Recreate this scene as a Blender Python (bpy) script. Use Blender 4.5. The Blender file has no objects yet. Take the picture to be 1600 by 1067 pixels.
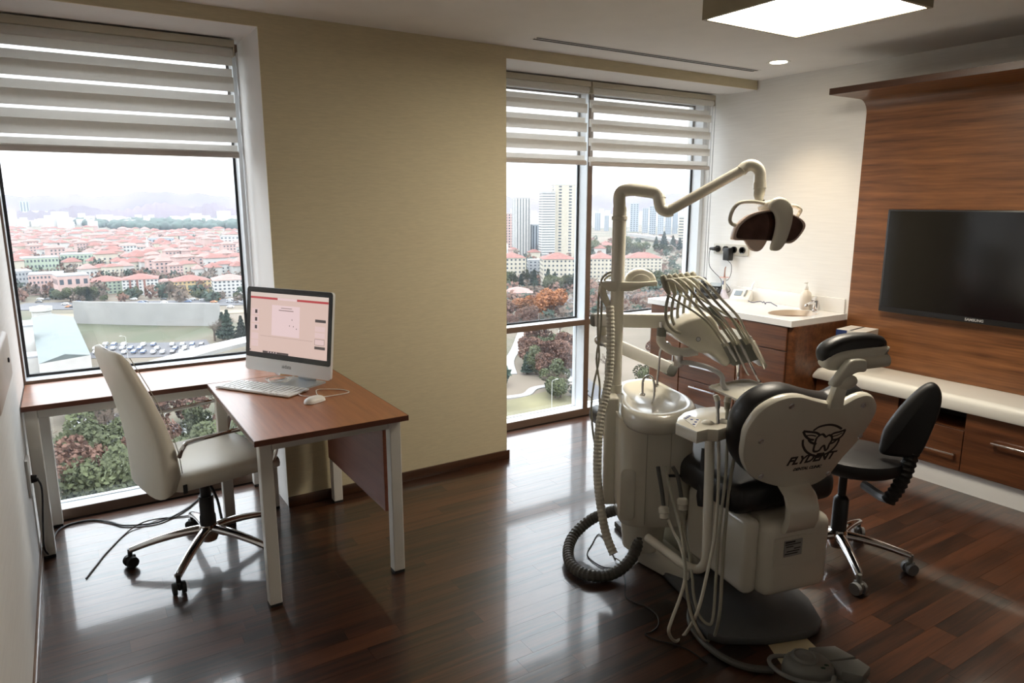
import bpy, bmesh, math, random
from math import sin, cos, tan, pi, radians, atan2, sqrt, hypot
from mathutils import Vector, Matrix, Euler

random.seed(7)
scene = bpy.context.scene
col = scene.collection

# ------------------------------------------------------------------ camera
CAM_H = 1.63
PITCH, YAW, FPX = radians(11.198), radians(32.338), 1097.6
cam_data = bpy.data.cameras.new('camera')
cam_data.sensor_width = 36.0
cam_data.lens = 36.0 * FPX / 1600.0
cam_data.clip_start = 0.05
cam_data.clip_end = 12000
cam = bpy.data.objects.new('camera', cam_data)
cam.location = (0, 0, CAM_H)
cam.rotation_euler = (pi / 2 - PITCH, 0, -YAW)
col.objects.link(cam)
scene.camera = cam

# ------------------------------------------------------------------ world: overcast winter sky
SKY_HORIZON = 1.8
world = bpy.data.worlds.new('overcast_sky')
scene.world = world
world.use_nodes = True
wn, wl = world.node_tree.nodes, world.node_tree.links
wn.clear()
w_out = wn.new('ShaderNodeOutputWorld')
w_bg = wn.new('ShaderNodeBackground')
w_tc = wn.new('ShaderNodeTexCoord')
w_sep = wn.new('ShaderNodeSeparateXYZ')
w_map = wn.new('ShaderNodeMapRange')          # overcast sky: zenith three times the horizon
w_map.inputs['From Min'].default_value = 0.0
w_map.inputs['From Max'].default_value = 1.0
w_map.inputs['To Min'].default_value = SKY_HORIZON
w_map.inputs['To Max'].default_value = SKY_HORIZON * 3.0
w_ramp = wn.new('ShaderNodeValToRGB')
w_ramp.color_ramp.elements[0].color = (0.90, 0.95, 1.0, 1)
w_ramp.color_ramp.elements[1].color = (0.93, 0.96, 1.0, 1)
wl.new(w_tc.outputs['Generated'], w_sep.inputs[0])
wl.new(w_sep.outputs['Z'], w_map.inputs['Value'])
wl.new(w_sep.outputs['Z'], w_ramp.inputs[0])
wl.new(w_ramp.outputs[0], w_bg.inputs['Color'])
wl.new(w_map.outputs[0], w_bg.inputs['Strength'])
wl.new(w_bg.outputs[0], w_out.inputs['Surface'])

# ------------------------------------------------------------------ view
scene.view_settings.view_transform = 'Standard'
scene.view_settings.look = 'None'
scene.view_settings.gamma = 1.0
scene.view_settings.use_curve_mapping = False
scene.view_settings.exposure = 0.7
scene.cycles.use_denoising = True
scene.cycles.transparent_max_bounces = 24
scene.cycles.max_bounces = 10
scene.cycles.sample_clamp_indirect = 6.0
scene.cycles.caustics_reflective = False
scene.cycles.caustics_refractive = False

# sky portals in the two window openings (they only guide sampling of the sky)
def portal(name, x0, x1, z0, z1, y):
    ld = bpy.data.lights.new(name, 'AREA')
    ld.shape = 'RECTANGLE'
    ld.size, ld.size_y = x1 - x0, z1 - z0
    ld.cycles.is_portal = True
    o = bpy.data.objects.new(name, ld)
    o.location = ((x0 + x1) / 2, y, (z0 + z1) / 2)
    o.rotation_euler = (radians(-90), 0, 0)
    col.objects.link(o)
portal('window_light_portal', -0.24, 0.89, 0.0, 2.45, 4.36)
portal('window_light_portal', 2.29, 4.5, 0.0, 2.45, 4.36)

# ------------------------------------------------------------------ placing helpers
_fw = Vector((sin(YAW) * cos(PITCH), cos(YAW) * cos(PITCH), -sin(PITCH)))
_rt = Vector((cos(YAW), -sin(YAW), 0))
_up = _rt.cross(_fw)
def at(px, py, d):
    """world point seen at photo position px,py (1600x1067) at distance d along the view axis"""
    return Vector((0, 0, CAM_H)) + (_fw + _rt * ((px - 800) / FPX) - _up * ((py - 533.5) / FPX)) * d
def onz(px, py, z):
    r = _fw + _rt * ((px - 800) / FPX) - _up * ((py - 533.5) / FPX)
    return Vector((0, 0, CAM_H)) + r * ((z - CAM_H) / r.z)

# ------------------------------------------------------------------ mesh builder
def catmull(pts, n=6, closed=False):
    pts = [Vector(p) for p in pts]
    if len(pts) < 3: return pts
    out = []
    N = len(pts)
    rng = range(N) if closed else range(N - 1)
    for i in rng:
        p1, p2 = pts[i], pts[(i + 1) % N]
        p0 = pts[i - 1] if (i > 0 or closed) else p1 * 2 - p2
        p3 = pts[(i + 2) % N] if (i + 2 < N or closed) else p2 * 2 - p1
        for k in range(n):
            t = k / n
            out.append(0.5 * ((2 * p1) + (p2 - p0) * t + (2 * p0 - 5 * p1 + 4 * p2 - p3) * t * t + (3 * p1 - p0 - 3 * p2 + p3) * t ** 3))
    if not closed: out.append(pts[-1])
    return out

class MB:
    def __init__(s): s.v, s.f = [], []
    def add(s, vs, fs, M=None):
        b = len(s.v)
        s.v += [tuple(M @ Vector(v)) if M is not None else tuple(v) for v in vs]
        s.f += [tuple(i + b for i in f) for f in fs]
        return s
    def bm(s, bm, M=None):
        bm.verts.index_update()
        s.add([v.co[:] for v in bm.verts], [[v.index for v in f.verts] for f in bm.faces], M)
        bm.free()
        return s
    def box(s, c, size, bev=0, rot=None, seg=2, M=None):
        T = Matrix.Translation(Vector(c))
        if rot is not None: T = T @ Euler(rot).to_matrix().to_4x4()
        if M is not None: T = M @ T
        b = bmesh.new()
        bmesh.ops.create_cube(b, size=1)
        for v in b.verts: v.co = Vector((v.co.x * size[0], v.co.y * size[1], v.co.z * size[2]))
        if bev > 0:
            bmesh.ops.bevel(b, geom=b.edges[:], offset=min(bev, min(size) * 0.49), segments=seg, profile=0.5, affect='EDGES')
        return s.bm(b, T)
    def cyl(s, p0, p1, r0, r1=None, n=16, M=None):
        return s.tube([p0, p1], [r0, r0 if r1 is None else r1], n, M=M)
    def tube(s, pts, r, n=10, sub=0, caps=True, M=None, closed=False):
        pts = [Vector(p) for p in pts]
        rs = list(r) if isinstance(r, (list, tuple)) else [r] * len(pts)
        if sub and len(pts) > 2:
            old = len(pts)
            pts = catmull(pts, sub, closed)
            if len(set(rs)) > 1:
                rs = [rs[min(old - 1, int(i / sub))] * (1 - (i % sub) / sub) + rs[min(old - 1, int(i / sub) + 1)] * ((i % sub) / sub) for i in range(len(pts))]
            else: rs = [rs[0]] * len(pts)
        N = len(pts)
        tang = []
        for i in range(N):
            if closed: t = pts[(i + 1) % N] - pts[i - 1]
            else: t = pts[min(i + 1, N - 1)] - pts[max(i - 1, 0)]
            if t.length < 1e-9: t = Vector((0, 0, 1))
            tang.append(t.normalized())
        ref = Vector((0, 0, 1)) if abs(tang[0].z) < 0.9 else Vector((1, 0, 0))
        nrm = (ref - tang[0] * ref.dot(tang[0])).normalized()
        vs, fs = [], []
        for i in range(N):
            nrm = nrm - tang[i] * nrm.dot(tang[i])
            if nrm.length < 1e-6: nrm = tang[i].orthogonal()
            nrm.normalize()
            bi = tang[i].cross(nrm)
            for k in range(n):
                a = 2 * pi * k / n
                vs.append(pts[i] + (nrm * cos(a) + bi * sin(a)) * rs[i])
        for i in range(N if closed else N - 1):
            j = (i + 1) % N
            for k in range(n):
                k2 = (k + 1) % n
                fs.append((i * n + k, i * n + k2, j * n + k2, j * n + k))
        if caps and not closed:
            fs.append(tuple(reversed(range(n))))
            fs.append(tuple((N - 1) * n + k for k in range(n)))
        return s.add(vs, fs, M)
    def lathe(s, prof, n=24, M=None):
        vs, fs = [], []
        for (r, z) in prof:
            for k in range(n):
                a = 2 * pi * k / n
                vs.append((r * cos(a), r * sin(a), z))
        for i in range(len(prof) - 1):
            for k in range(n):
                k2 = (k + 1) % n
                fs.append((i * n + k, i * n + k2, (i + 1) * n + k2, (i + 1) * n + k))
        if prof[0][0] > 1e-6: fs.append(tuple(reversed(range(n))))
        if prof[-1][0] > 1e-6: fs.append(tuple((len(prof) - 1) * n + k for k in range(n)))
        return s.add(vs, fs, M)
    def loft(s, rings, M=None, cap0=True, cap1=True, closed=True):
        n = len(rings[0])
        vs = [p for r in rings for p in r]
        fs = []
        for i in range(len(rings) - 1):
            for k in range(n if closed else n - 1):
                k2 = (k + 1) % n
                fs.append((i * n + k, i * n + k2, (i + 1) * n + k2, (i + 1) * n + k))
        if cap0: fs.append(tuple(reversed(range(n))))
        if cap1: fs.append(tuple((len(rings) - 1) * n + k for k in range(n)))
        return s.add(vs, fs, M)
    def prism(s, poly, z0, z1, M=None, bev=0):
        """polygon in local xy, extruded along local z, edges rounded by bev"""
        def inset(d):
            n = len(poly); out = []
            for i in range(n):
                p0, p1, p2 = Vector(poly[i - 1]), Vector(poly[i]), Vector(poly[(i + 1) % n])
                e1, e2 = (p1 - p0).normalized(), (p2 - p1).normalized()
                n1, n2 = Vector((-e1.y, e1.x)), Vector((-e2.y, e2.x))
                m = n1 + n2
                if m.length < 1e-6: m = n1
                m.normalize()
                c = max(0.35, m.dot(n1))
                out.append(p1 + m * (d / c))
            return out
        area = sum(poly[i - 1][0] * poly[i][1] - poly[i][0] * poly[i - 1][1] for i in range(len(poly)))
        if area < 0: poly = list(reversed(poly))
        if bev <= 0:
            rings = [[(p[0], p[1], z0) for p in poly], [(p[0], p[1], z1) for p in poly]]
        else:
            rings = []
            for d, dz in ((1, 0), (0.3, 0.3), (0, 1)):
                q = inset(bev * d); rings.append([(p[0], p[1], z0 + bev * dz) for p in q])
            for d, dz in ((0, 1), (0.3, 0.3), (1, 0)):
                q = inset(bev * d); rings.append([(p[0], p[1], z1 - bev * dz) for p in q])
        return s.loft(rings, M)
    def ball(s, c, r, n=16, m=10, M=None):
        r = (r, r, r) if not isinstance(r, (tuple, list)) else r
        rings = []
        vs, fs = [], []
        for i in range(1, m):
            a = pi * i / m
            vs += [(c[0] + r[0] * sin(a) * cos(2 * pi * k / n), c[1] + r[1] * sin(a) * sin(2 * pi * k / n), c[2] + r[2] * cos(a)) for k in range(n)]
        t = len(vs); vs += [(c[0], c[1], c[2] + r[2]), (c[0], c[1], c[2] - r[2])]
        for i in range(m - 2):
            for k in range(n):
                k2 = (k + 1) % n
                fs.append((i * n + k, (i + 1) * n + k, (i + 1) * n + k2, i * n + k2))
        for k in range(n):
            k2 = (k + 1) % n
            fs.append((t, k, k2)); fs.append((t + 1, (m - 2) * n + k2, (m - 2) * n + k))
        return s.add(vs, fs, M)
    def mesh(s, name, mat=None, smooth=35):
        me = bpy.data.meshes.new(name)
        me.from_pydata([tuple(v) for v in s.v], [], s.f)
        me.validate()
        if smooth:
            me.shade_smooth()
            me.set_sharp_from_angle(angle=radians(smooth))
        if mat is not None: me.materials.append(mat)
        return me
    def obj(s, name, mat=None, parent=None, smooth=35):
        return link(name, s.mesh(name, mat, smooth), parent)

def link(name, data, parent=None):
    o = bpy.data.objects.new(name, data)
    col.objects.link(o)
    if parent is not None: o.parent = parent
    return o
def tag(o, label, cat, group=None, kind=None):
    o['label'] = label; o['category'] = cat
    if group: o['group'] = group
    if kind: o['kind'] = kind
    return o
def thing(name, label, cat, loc=(0, 0, 0), rz=0.0, group=None):
    o = link(name, None)
    o.empty_display_size = 0.05
    o.location = loc; o.rotation_euler = (0, 0, rz)
    return tag(o, label, cat, group)
def structure(o):
    o['kind'] = 'structure'
    return o
def copy_tree(o, parent=None):
    c = o.copy(); col.objects.link(c); c.parent = parent
    for ch in o.children: copy_tree(ch, c)
    return c
def rect_pts(x0, x1, y0, y1, r, n=5):
    out = []
    for cx, cy, a0 in ((x1 - r, y1 - r, 0), (x0 + r, y1 - r, 90), (x0 + r, y0 + r, 180), (x1 - r, y0 + r, 270)):
        for k in range(n + 1):
            a = radians(a0 + 90 * k / n)
            out.append((cx + r * cos(a), cy + r * sin(a)))
    return out

# ------------------------------------------------------------------ materials
def mat(name, c, rough=0.5, metal=0.0, coat=0.0, var=0.06, vscale=6.0, bump=0.0, bscale=120.0, stretch=None, spec=0.5, sheen=0.0, emit=None, estr=0.0, translucent=0.0, ior=None):
    m = bpy.data.materials.new(name)
    m.use_nodes = True
    nt = m.node_tree; N, L = nt.nodes, nt.links
    b = N['Principled BSDF']
    tc = N.new('ShaderNodeTexCoord')
    mp = N.new('ShaderNodeMapping')
    if stretch: mp.inputs['Scale'].default_value = stretch
    L.new(tc.outputs['Object'], mp.inputs[0])
    nz = N.new('ShaderNodeTexNoise'); nz.inputs['Scale'].default_value = vscale; nz.inputs['Detail'].default_value = 4
    L.new(mp.outputs[0], nz.inputs['Vector'])
    rp = N.new('ShaderNodeValToRGB')
    rp.color_ramp.elements[0].position = 0.3; rp.color_ramp.elements[1].position = 0.7
    rp.color_ramp.elements[0].color = tuple(max(0, x * (1 - var)) for x in c) + (1,)
    rp.color_ramp.elements[1].color = tuple(min(1, x * (1 + var)) for x in c) + (1,)
    L.new(nz.outputs['Fac'], rp.inputs[0])
    L.new(rp.outputs[0], b.inputs['Base Color'])
    b.inputs['Roughness'].default_value = rough
    b.inputs['Metallic'].default_value = metal
    b.inputs['Coat Weight'].default_value = coat
    b.inputs['Coat Roughness'].default_value = 0.06
    b.inputs['Specular IOR Level'].default_value = spec
    if ior: b.inputs['IOR'].default_value = ior
    if sheen: b.inputs['Sheen Weight'].default_value = sheen
    if emit is not None:
        b.inputs['Emission Color'].default_value = tuple(emit) + (1,)
        b.inputs['Emission Strength'].default_value = estr
    if bump > 0:
        n2 = N.new('ShaderNodeTexNoise'); n2.inputs['Scale'].default_value = bscale; n2.inputs['Detail'].default_value = 3
        L.new(mp.outputs[0], n2.inputs['Vector'])
        bp = N.new('ShaderNodeBump'); bp.inputs['Strength'].default_value = bump; bp.inputs['Distance'].default_value = 0.002
        L.new(n2.outputs['Fac'], bp.inputs['Height'])
        L.new(bp.outputs[0], b.inputs['Normal'])
    if translucent > 0:
        out = N['Material Output']
        tr = N.new('ShaderNodeBsdfTranslucent'); L.new(rp.outputs[0], tr.inputs['Color'])
        mx = N.new('ShaderNodeMixShader'); mx.inputs[0].default_value = translucent
        L.new(b.outputs[0], mx.inputs[1]); L.new(tr.outputs[0], mx.inputs[2])
        L.new(mx.outputs[0], out.inputs['Surface'])
    return m

def wood(name, dark, light, along='X', rough=0.35, coat=0.0, coat_rough=0.08, grain=1.0, rand=0.0, ior=1.5, spec=0.5):
    """long-fibred veneer: noise stretched along the grain; rand shifts and tints it per object"""
    m = bpy.data.materials.new(name)
    m.use_nodes = True
    nt = m.node_tree; N, L = nt.nodes, nt.links
    b = N['Principled BSDF']
    tc = N.new('ShaderNodeTexCoord')
    mp = N.new('ShaderNodeMapping')
    sc = {'X': (0.7, 14, 14), 'Y': (14, 0.7, 14), 'Z': (14, 14, 0.7)}[along]
    mp.inputs['Scale'].default_value = tuple(v * grain for v in sc)
    L.new(tc.outputs['Object'], mp.inputs[0])
    n1 = N.new('ShaderNodeTexNoise'); n1.inputs['Scale'].default_value = 2.2; n1.inputs['Detail'].default_value = 6; n1.inputs['Roughness'].default_value = 0.65
    n2 = N.new('ShaderNodeTexNoise'); n2.inputs['Scale'].default_value = 9.0; n2.inputs['Detail'].default_value = 3
    vec = mp.outputs[0]
    oi = None
    if rand > 0:
        oi = N.new('ShaderNodeObjectInfo')
        mul = N.new('ShaderNodeMath'); mul.operation = 'MULTIPLY'; mul.inputs[1].default_value = 40.0
        L.new(oi.outputs['Random'], mul.inputs[0])
        va = N.new('ShaderNodeVectorMath'); va.operation = 'ADD'
        L.new(mp.outputs[0], va.inputs[0]); L.new(mul.outputs[0], va.inputs[1])
        vec = va.outputs[0]
    L.new(vec, n1.inputs['Vector']); L.new(vec, n2.inputs['Vector'])
    mixf = N.new('ShaderNodeMath'); mixf.operation = 'MULTIPLY_ADD'
    mixf.inputs[1].default_value = 0.35
    L.new(n2.outputs['Fac'], mixf.inputs[0]); L.new(n1.outputs['Fac'], mixf.inputs[2])
    sub = N.new('ShaderNodeMath'); sub.operation = 'SUBTRACT'; sub.inputs[1].default_value = 0.17
    L.new(mixf.outputs[0], sub.inputs[0])
    fac = sub.outputs[0]
    if rand > 0:
        ma = N.new('ShaderNodeMath'); ma.operation = 'MULTIPLY_ADD'; ma.inputs[1].default_value = rand
        L.new(oi.outputs['Random'], ma.inputs[0]); L.new(fac, ma.inputs[2])
        s2 = N.new('ShaderNodeMath'); s2.operation = 'SUBTRACT'; s2.inputs[1].default_value = rand * 0.5
        L.new(ma.outputs[0], s2.inputs[0]); fac = s2.outputs[0]
    rp = N.new('ShaderNodeValToRGB')
    rp.color_ramp.elements[0].position = 0.30; rp.color_ramp.elements[1].position = 0.72
    rp.color_ramp.elements[0].color = tuple(dark) + (1,); rp.color_ramp.elements[1].color = tuple(light) + (1,)
    L.new(fac, rp.inputs[0]); L.new(rp.outputs[0], b.inputs['Base Color'])
    b.inputs['Roughness'].default_value = rough
    b.inputs['Coat Weight'].default_value = coat
    b.inputs['Coat Roughness'].default_value = coat_rough
    b.inputs['Coat IOR'].default_value = ior
    b.inputs['Specular IOR Level'].default_value = spec
    bp = N.new('ShaderNodeBump'); bp.inputs['Strength'].default_value = 0.06; bp.inputs['Distance'].default_value = 0.001
    L.new(n1.outputs['Fac'], bp.inputs['Height']); L.new(bp.outputs[0], b.inputs['Normal'])
    return m

def glass_mat(name, tint=(1, 1, 1), refl=0.07):
    m = bpy.data.materials.new(name); m.use_nodes = True
    nt = m.node_tree; N, L = nt.nodes, nt.links
    N.remove(N['Principled BSDF'])
    tr = N.new('ShaderNodeBsdfTransparent'); tr.inputs[0].default_value = tuple(tint) + (1,)
    gl = N.new('ShaderNodeBsdfGlossy'); gl.inputs['Roughness'].default_value = 0.01
    fr = N.new('ShaderNodeFresnel')
    ge = N.new('ShaderNodeNewGeometry')
    io = N.new('ShaderNodeMapRange'); io.inputs['To Min'].default_value = 1.45; io.inputs['To Max'].default_value = 1 / 1.45
    L.new(ge.outputs['Backfacing'], io.inputs['Value']); L.new(io.outputs[0], fr.inputs['IOR'])
    mx = N.new('ShaderNodeMixShader')
    L.new(fr.outputs[0], mx.inputs[0]); L.new(tr.outputs[0], mx.inputs[1]); L.new(gl.outputs[0], mx.inputs[2])
    L.new(mx.outputs[0], N['Material Output'].inputs['Surface'])
    return m

def lamp_mat(name, c, strength):
    m = bpy.data.materials.new(name); m.use_nodes = True
    b = m.node_tree.nodes['Principled BSDF']
    b.inputs['Base Color'].default_value = (0.9, 0.88, 0.82, 1)
    b.inputs['Emission Color'].default_value = tuple(c) + (1,)
    b.inputs['Emission Strength'].default_value = strength
    return m

M = {}
M['ceiling'] = mat('ceiling_paint', (0.76, 0.74, 0.72), 0.9, var=0.02, bump=0.05, bscale=300)
M['white_wall'] = mat('white_wallpaper', (0.80, 0.79, 0.77), 0.85, var=0.03, vscale=30, stretch=(1, 0.15, 3), bump=0.12, bscale=90)
M['reveal'] = mat('reveal_paint', (0.74, 0.72, 0.70), 0.8, var=0.02)
M['beige_wall'] = mat('beige_fibre_wallpaper', (0.61, 0.54, 0.37), 0.85, var=0.05, vscale=55, stretch=(0.35, 1, 3.0), bump=0.3, bscale=130)
M['floor'] = wood('walnut_parquet', (0.013, 0.005, 0.0025), (0.085, 0.028, 0.010), 'X', 0.35, coat=1.0, coat_rough=0.08, rand=0.30, ior=1.42)
M['floor_gap'] = mat('parquet_joint', (0.012, 0.006, 0.004), 0.7)
M['dark_base'] = wood('baseboard_wood', (0.035, 0.014, 0.007), (0.085, 0.035, 0.016), 'X', 0.3, coat=0.4)
M['base_y'] = wood('baseboard_wood_side', (0.10, 0.05, 0.025), (0.2, 0.10, 0.05), 'Y', 0.3, coat=0.4)
M['frame_white'] = mat('window_aluminium', (0.74, 0.78, 0.82), 0.35, var=0.02)
M['frame_shade'] = mat('window_front_shade', (0.17, 0.115, 0.085), 0.4, var=0.05)  # shade on the room-side faces of the white frame, put into the colour
M['gasket'] = mat('black_gasket', (0.012, 0.012, 0.014), 0.5)
M['glass'] = glass_mat('window_glass', (0.97, 0.985, 0.99))
M['wood_y'] = wood('walnut_veneer_y', (0.060, 0.020, 0.008), (0.185, 0.068, 0.025), 'Y', 0.32, coat=0.15, coat_rough=0.2, grain=0.8)
M['wood_panel'] = wood('walnut_panel', (0.085, 0.029, 0.009), (0.26, 0.105, 0.036), 'Y', 0.35, coat=0.12, coat_rough=0.25, grain=0.8)
M['cherry'] = wood('cherry_laminate', (0.24, 0.078, 0.026), (0.37, 0.132, 0.048), 'Y', 0.36, coat=0.4, coat_rough=0.22, grain=0.9)
M['cherry_x'] = wood('cherry_laminate_x', (0.24, 0.078, 0.026), (0.37, 0.132, 0.048), 'X', 0.36, coat=0.4, coat_rough=0.22, grain=0.9)
M['cherry_edge'] = mat('cherry_edge_band', (0.10, 0.032, 0.016), 0.4)
M['white_metal'] = mat('white_lacquered_steel', (0.72, 0.70, 0.65), 0.35, var=0.02)
M['chrome'] = mat('chrome', (0.82, 0.82, 0.83), 0.08, metal=1.0, var=0.02)
M['steel'] = mat('brushed_steel', (0.62, 0.62, 0.63), 0.28, metal=1.0, var=0.04)
M['black_plastic'] = mat('black_plastic', (0.012, 0.012, 0.013), 0.38, var=0.1)
M['rubber'] = mat('black_rubber', (0.02, 0.02, 0.02), 0.7)
M['cream_leather'] = mat('cream_leather', (0.76, 0.72, 0.62), 0.42, var=0.03, bump=0.15, bscale=260)
M['cream'] = mat('cream_enamel', (0.77, 0.74, 0.64), 0.22, coat=0.5, var=0.015)
M['cream_dull'] = mat('cream_plastic', (0.70, 0.675, 0.58), 0.38, coat=0.1, var=0.02)
M['hose_grey'] = mat('hose_beige_grey', (0.38, 0.365, 0.29), 0.45, var=0.04)
M['hose_cream'] = mat('hose_cream', (0.64, 0.615, 0.52), 0.45, var=0.04)
M['hose_dark'] = mat('hose_dark_grey', (0.10, 0.10, 0.09), 0.42, var=0.08)
M['grey_plastic'] = mat('grey_plastic', (0.22, 0.225, 0.21), 0.45, var=0.05)
M['plate_grey'] = mat('base_plate_grey', (0.10, 0.105, 0.11), 0.45, var=0.06)
M['black_leather'] = mat('black_upholstery', (0.018, 0.018, 0.019), 0.42, var=0.15, bump=0.12, bscale=240)
M['black_fabric'] = mat('black_stool_vinyl', (0.010, 0.010, 0.011), 0.5, var=0.15, bump=0.1, bscale=240)
M['solid_white'] = mat('solid_surface_white', (0.80, 0.79, 0.77), 0.25, var=0.015, coat=0.2)
M['basin'] = mat('basin_beige', (0.66, 0.56, 0.45), 0.35, var=0.02)
M['bench_white'] = mat('bench_lacquer', (0.74, 0.72, 0.66), 0.3, var=0.015, coat=0.2)
M['blind'] = mat('blind_fabric', (0.84, 0.82, 0.79), 0.9, var=0.02, vscale=40, translucent=0.58)
M['blind_rail'] = mat('blind_cassette', (0.50, 0.46, 0.36), 0.5, var=0.03)
M['blind_bar'] = mat('blind_bottom_bar', (0.55, 0.49, 0.45), 0.5, var=0.03)
M['white_plastic'] = mat('white_plastic', (0.78, 0.77, 0.74), 0.35, var=0.015)
M['paper'] = mat('paper', (0.72, 0.62, 0.40), 0.8, var=0.03)
M['screen_black'] = mat('screen_black', (0.004, 0.004, 0.005), 0.12, var=0.0, spec=0.6)
M['ink'] = mat('black_print', (0.012, 0.012, 0.014), 0.5)
M['cable_black'] = mat('cable_black', (0.012, 0.011, 0.011), 0.45)
M['cable_white'] = mat('cable_white', (0.72, 0.71, 0.68), 0.5)
M['navy'] = mat('navy_card', (0.02, 0.04, 0.14), 0.5)
M['tan_card'] = mat('tan_card', (0.50, 0.36, 0.24), 0.7)
def sheer_mat():
    m = bpy.data.materials.new('blind_sheer'); m.use_nodes = True
    N, L = m.node_tree.nodes, m.node_tree.links
    b = N['Principled BSDF']; b.inputs['Base Color'].default_value = (0.8, 0.8, 0.8, 1); b.inputs['Roughness'].default_value = 0.9
    tr = N.new('ShaderNodeBsdfTransparent')
    wv = N.new('ShaderNodeTexNoise'); wv.inputs['Scale'].default_value = 900
    mp = N.new('ShaderNodeMapRange'); mp.inputs['To Min'].default_value = 0.12; mp.inputs['To Max'].default_value = 0.28
    mx = N.new('ShaderNodeMixShader')
    L.new(wv.outputs['Fac'], mp.inputs['Value']); L.new(mp.outputs[0], mx.inputs[0])
    L.new(tr.outputs[0], mx.inputs[1]); L.new(b.outputs[0], mx.inputs[2]); L.new(mx.outputs[0], N['Material Output'].inputs['Surface'])
    return m
M['sheer'] = sheer_mat()
# ================================================================== the room
XL, XR, YB, YW, ZC = -0.24, 4.5, -1.6, 3.68, 2.52
YF, YG, YO = 4.15, 4.27, 4.36          # window frame front, glass, outer face of the facade
X1, X2, ZL = 0.89, 2.29, 2.455         # pillar edges, lintel underside

# floor: sub-floor slab with walnut strips laid along the window wall
fl = MB().box(((XL + XR) / 2, (YB + YO) / 2, -0.06), (XR - XL + 0.2, YO - YB + 0.1, 0.112)).obj('floor', M['floor_gap'])
structure(fl)
PW = 0.088
plank_mesh = {}
def get_plank(L):
    if L not in plank_mesh:
        plank_mesh[L] = MB().box((0, 0, -0.004), (L - 0.0006, PW - 0.0006, 0.008)).mesh('plank', M['floor'])
    return plank_mesh[L]
planks = []
row = 0
y = YB + PW / 2
rp = random.Random(11)
while y < YF:
    x = XL - rp.random() * 0.5
    while x < XR:
        L = rp.choice((0.45, 0.6, 0.75, 0.9))
        a, b = max(x, XL), min(x + L, XR)
        x += L
        if b - a > 0.06: planks.append(((a + b) / 2, y, L, (b - a) / L))
    y += PW
def seen(px, py):
    d = Vector((px, py, -CAM_H)); z = d.dot(_fw)
    if z < 0.3: return 0
    u, v = 800 + FPX * d.dot(_rt) / z, 533.5 - FPX * d.dot(_up) / z
    return 1.0 / z if -60 < u < 1660 and v < 1120 else 0
planks.sort(key=lambda p: -seen(p[0], p[1]))
rest = MB()
for i, (px, py, L, sx) in enumerate(planks):
    if i < 296 and seen(px, py) > 0:
        o = link('plank', get_plank(L), fl)
        o.location = (px, py, 0); o.scale = (sx, 1, 1)
    else:
        rest.box((px, py, -0.004), (L * sx - 0.0012, PW - 0.001, 0.008))
ro = rest.obj('plank_field', M['floor'], fl); ro['kind'] = 'stuff'

structure(MB().box(((XL + XR) / 2, (YB + YO) / 2, ZC + 0.06), (XR - XL + 0.2, YO - YB + 0.1, 0.12)).obj('ceiling', M['ceiling']))
structure(MB().box((XL - 0.06, (YB + YO) / 2, ZC / 2), (0.12, YO - YB, ZC)).obj('wall_left', M['white_wall']))
structure(MB().box((XR + 0.06, (YB + YO) / 2, ZC / 2), (0.12, YO - YB, ZC)).obj('wall_right', M['white_wall']))
structure(MB().box(((XL + XR) / 2, YB - 0.06, ZC / 2), (XR - XL + 0.24, 0.12, ZC)).obj('wall_front', M['white_wall']))
# window wall: white pillar core and lintel, beige wallpaper skin on the room side
core = MB()
core.box(((X1 + X2) / 2, (YW + 0.008 + YO) / 2, ZL / 2), (X2 - X1, YO - YW - 0.008, ZL))
core.box(((XL + XR) / 2, (YW + 0.008 + YO) / 2, (ZL + ZC) / 2), (XR - XL, YO - YW - 0.008, ZC - ZL))
wb = structure(core.obj('wall_back', M['reveal']))
skin = MB()
skin.box(((X1 + X2) / 2, YW + 0.004, ZL / 2), (X2 - X1, 0.008, ZL))
skin.box(((XL + XR) / 2, YW + 0.004, (ZL + ZC) / 2), (XR - XL, 0.008, ZC - ZL))
skin.obj('wallpaper', M['beige_wall'], wb)

# baseboards
structure(MB().box(((X1 + X2 + 0.012) / 2, YW - 0.007, 0.029), (X2 - X1 + 0.018, 0.014, 0.058), bev=0.003).obj('baseboard_back', M['dark_base']))
structure(MB().box((XL + 0.006, (YB + YF) / 2, 0.03), (0.012, YF - YB, 0.06), bev=0.003).obj('baseboard_left', M['base_y']))
structure(MB().box((XL + (XR - XL) / 2, YB + 0.006, 0.03), (XR - XL - 0.03, 0.012, 0.06), bev=0.003).obj('baseboard_front', M['dark_base']))

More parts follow.
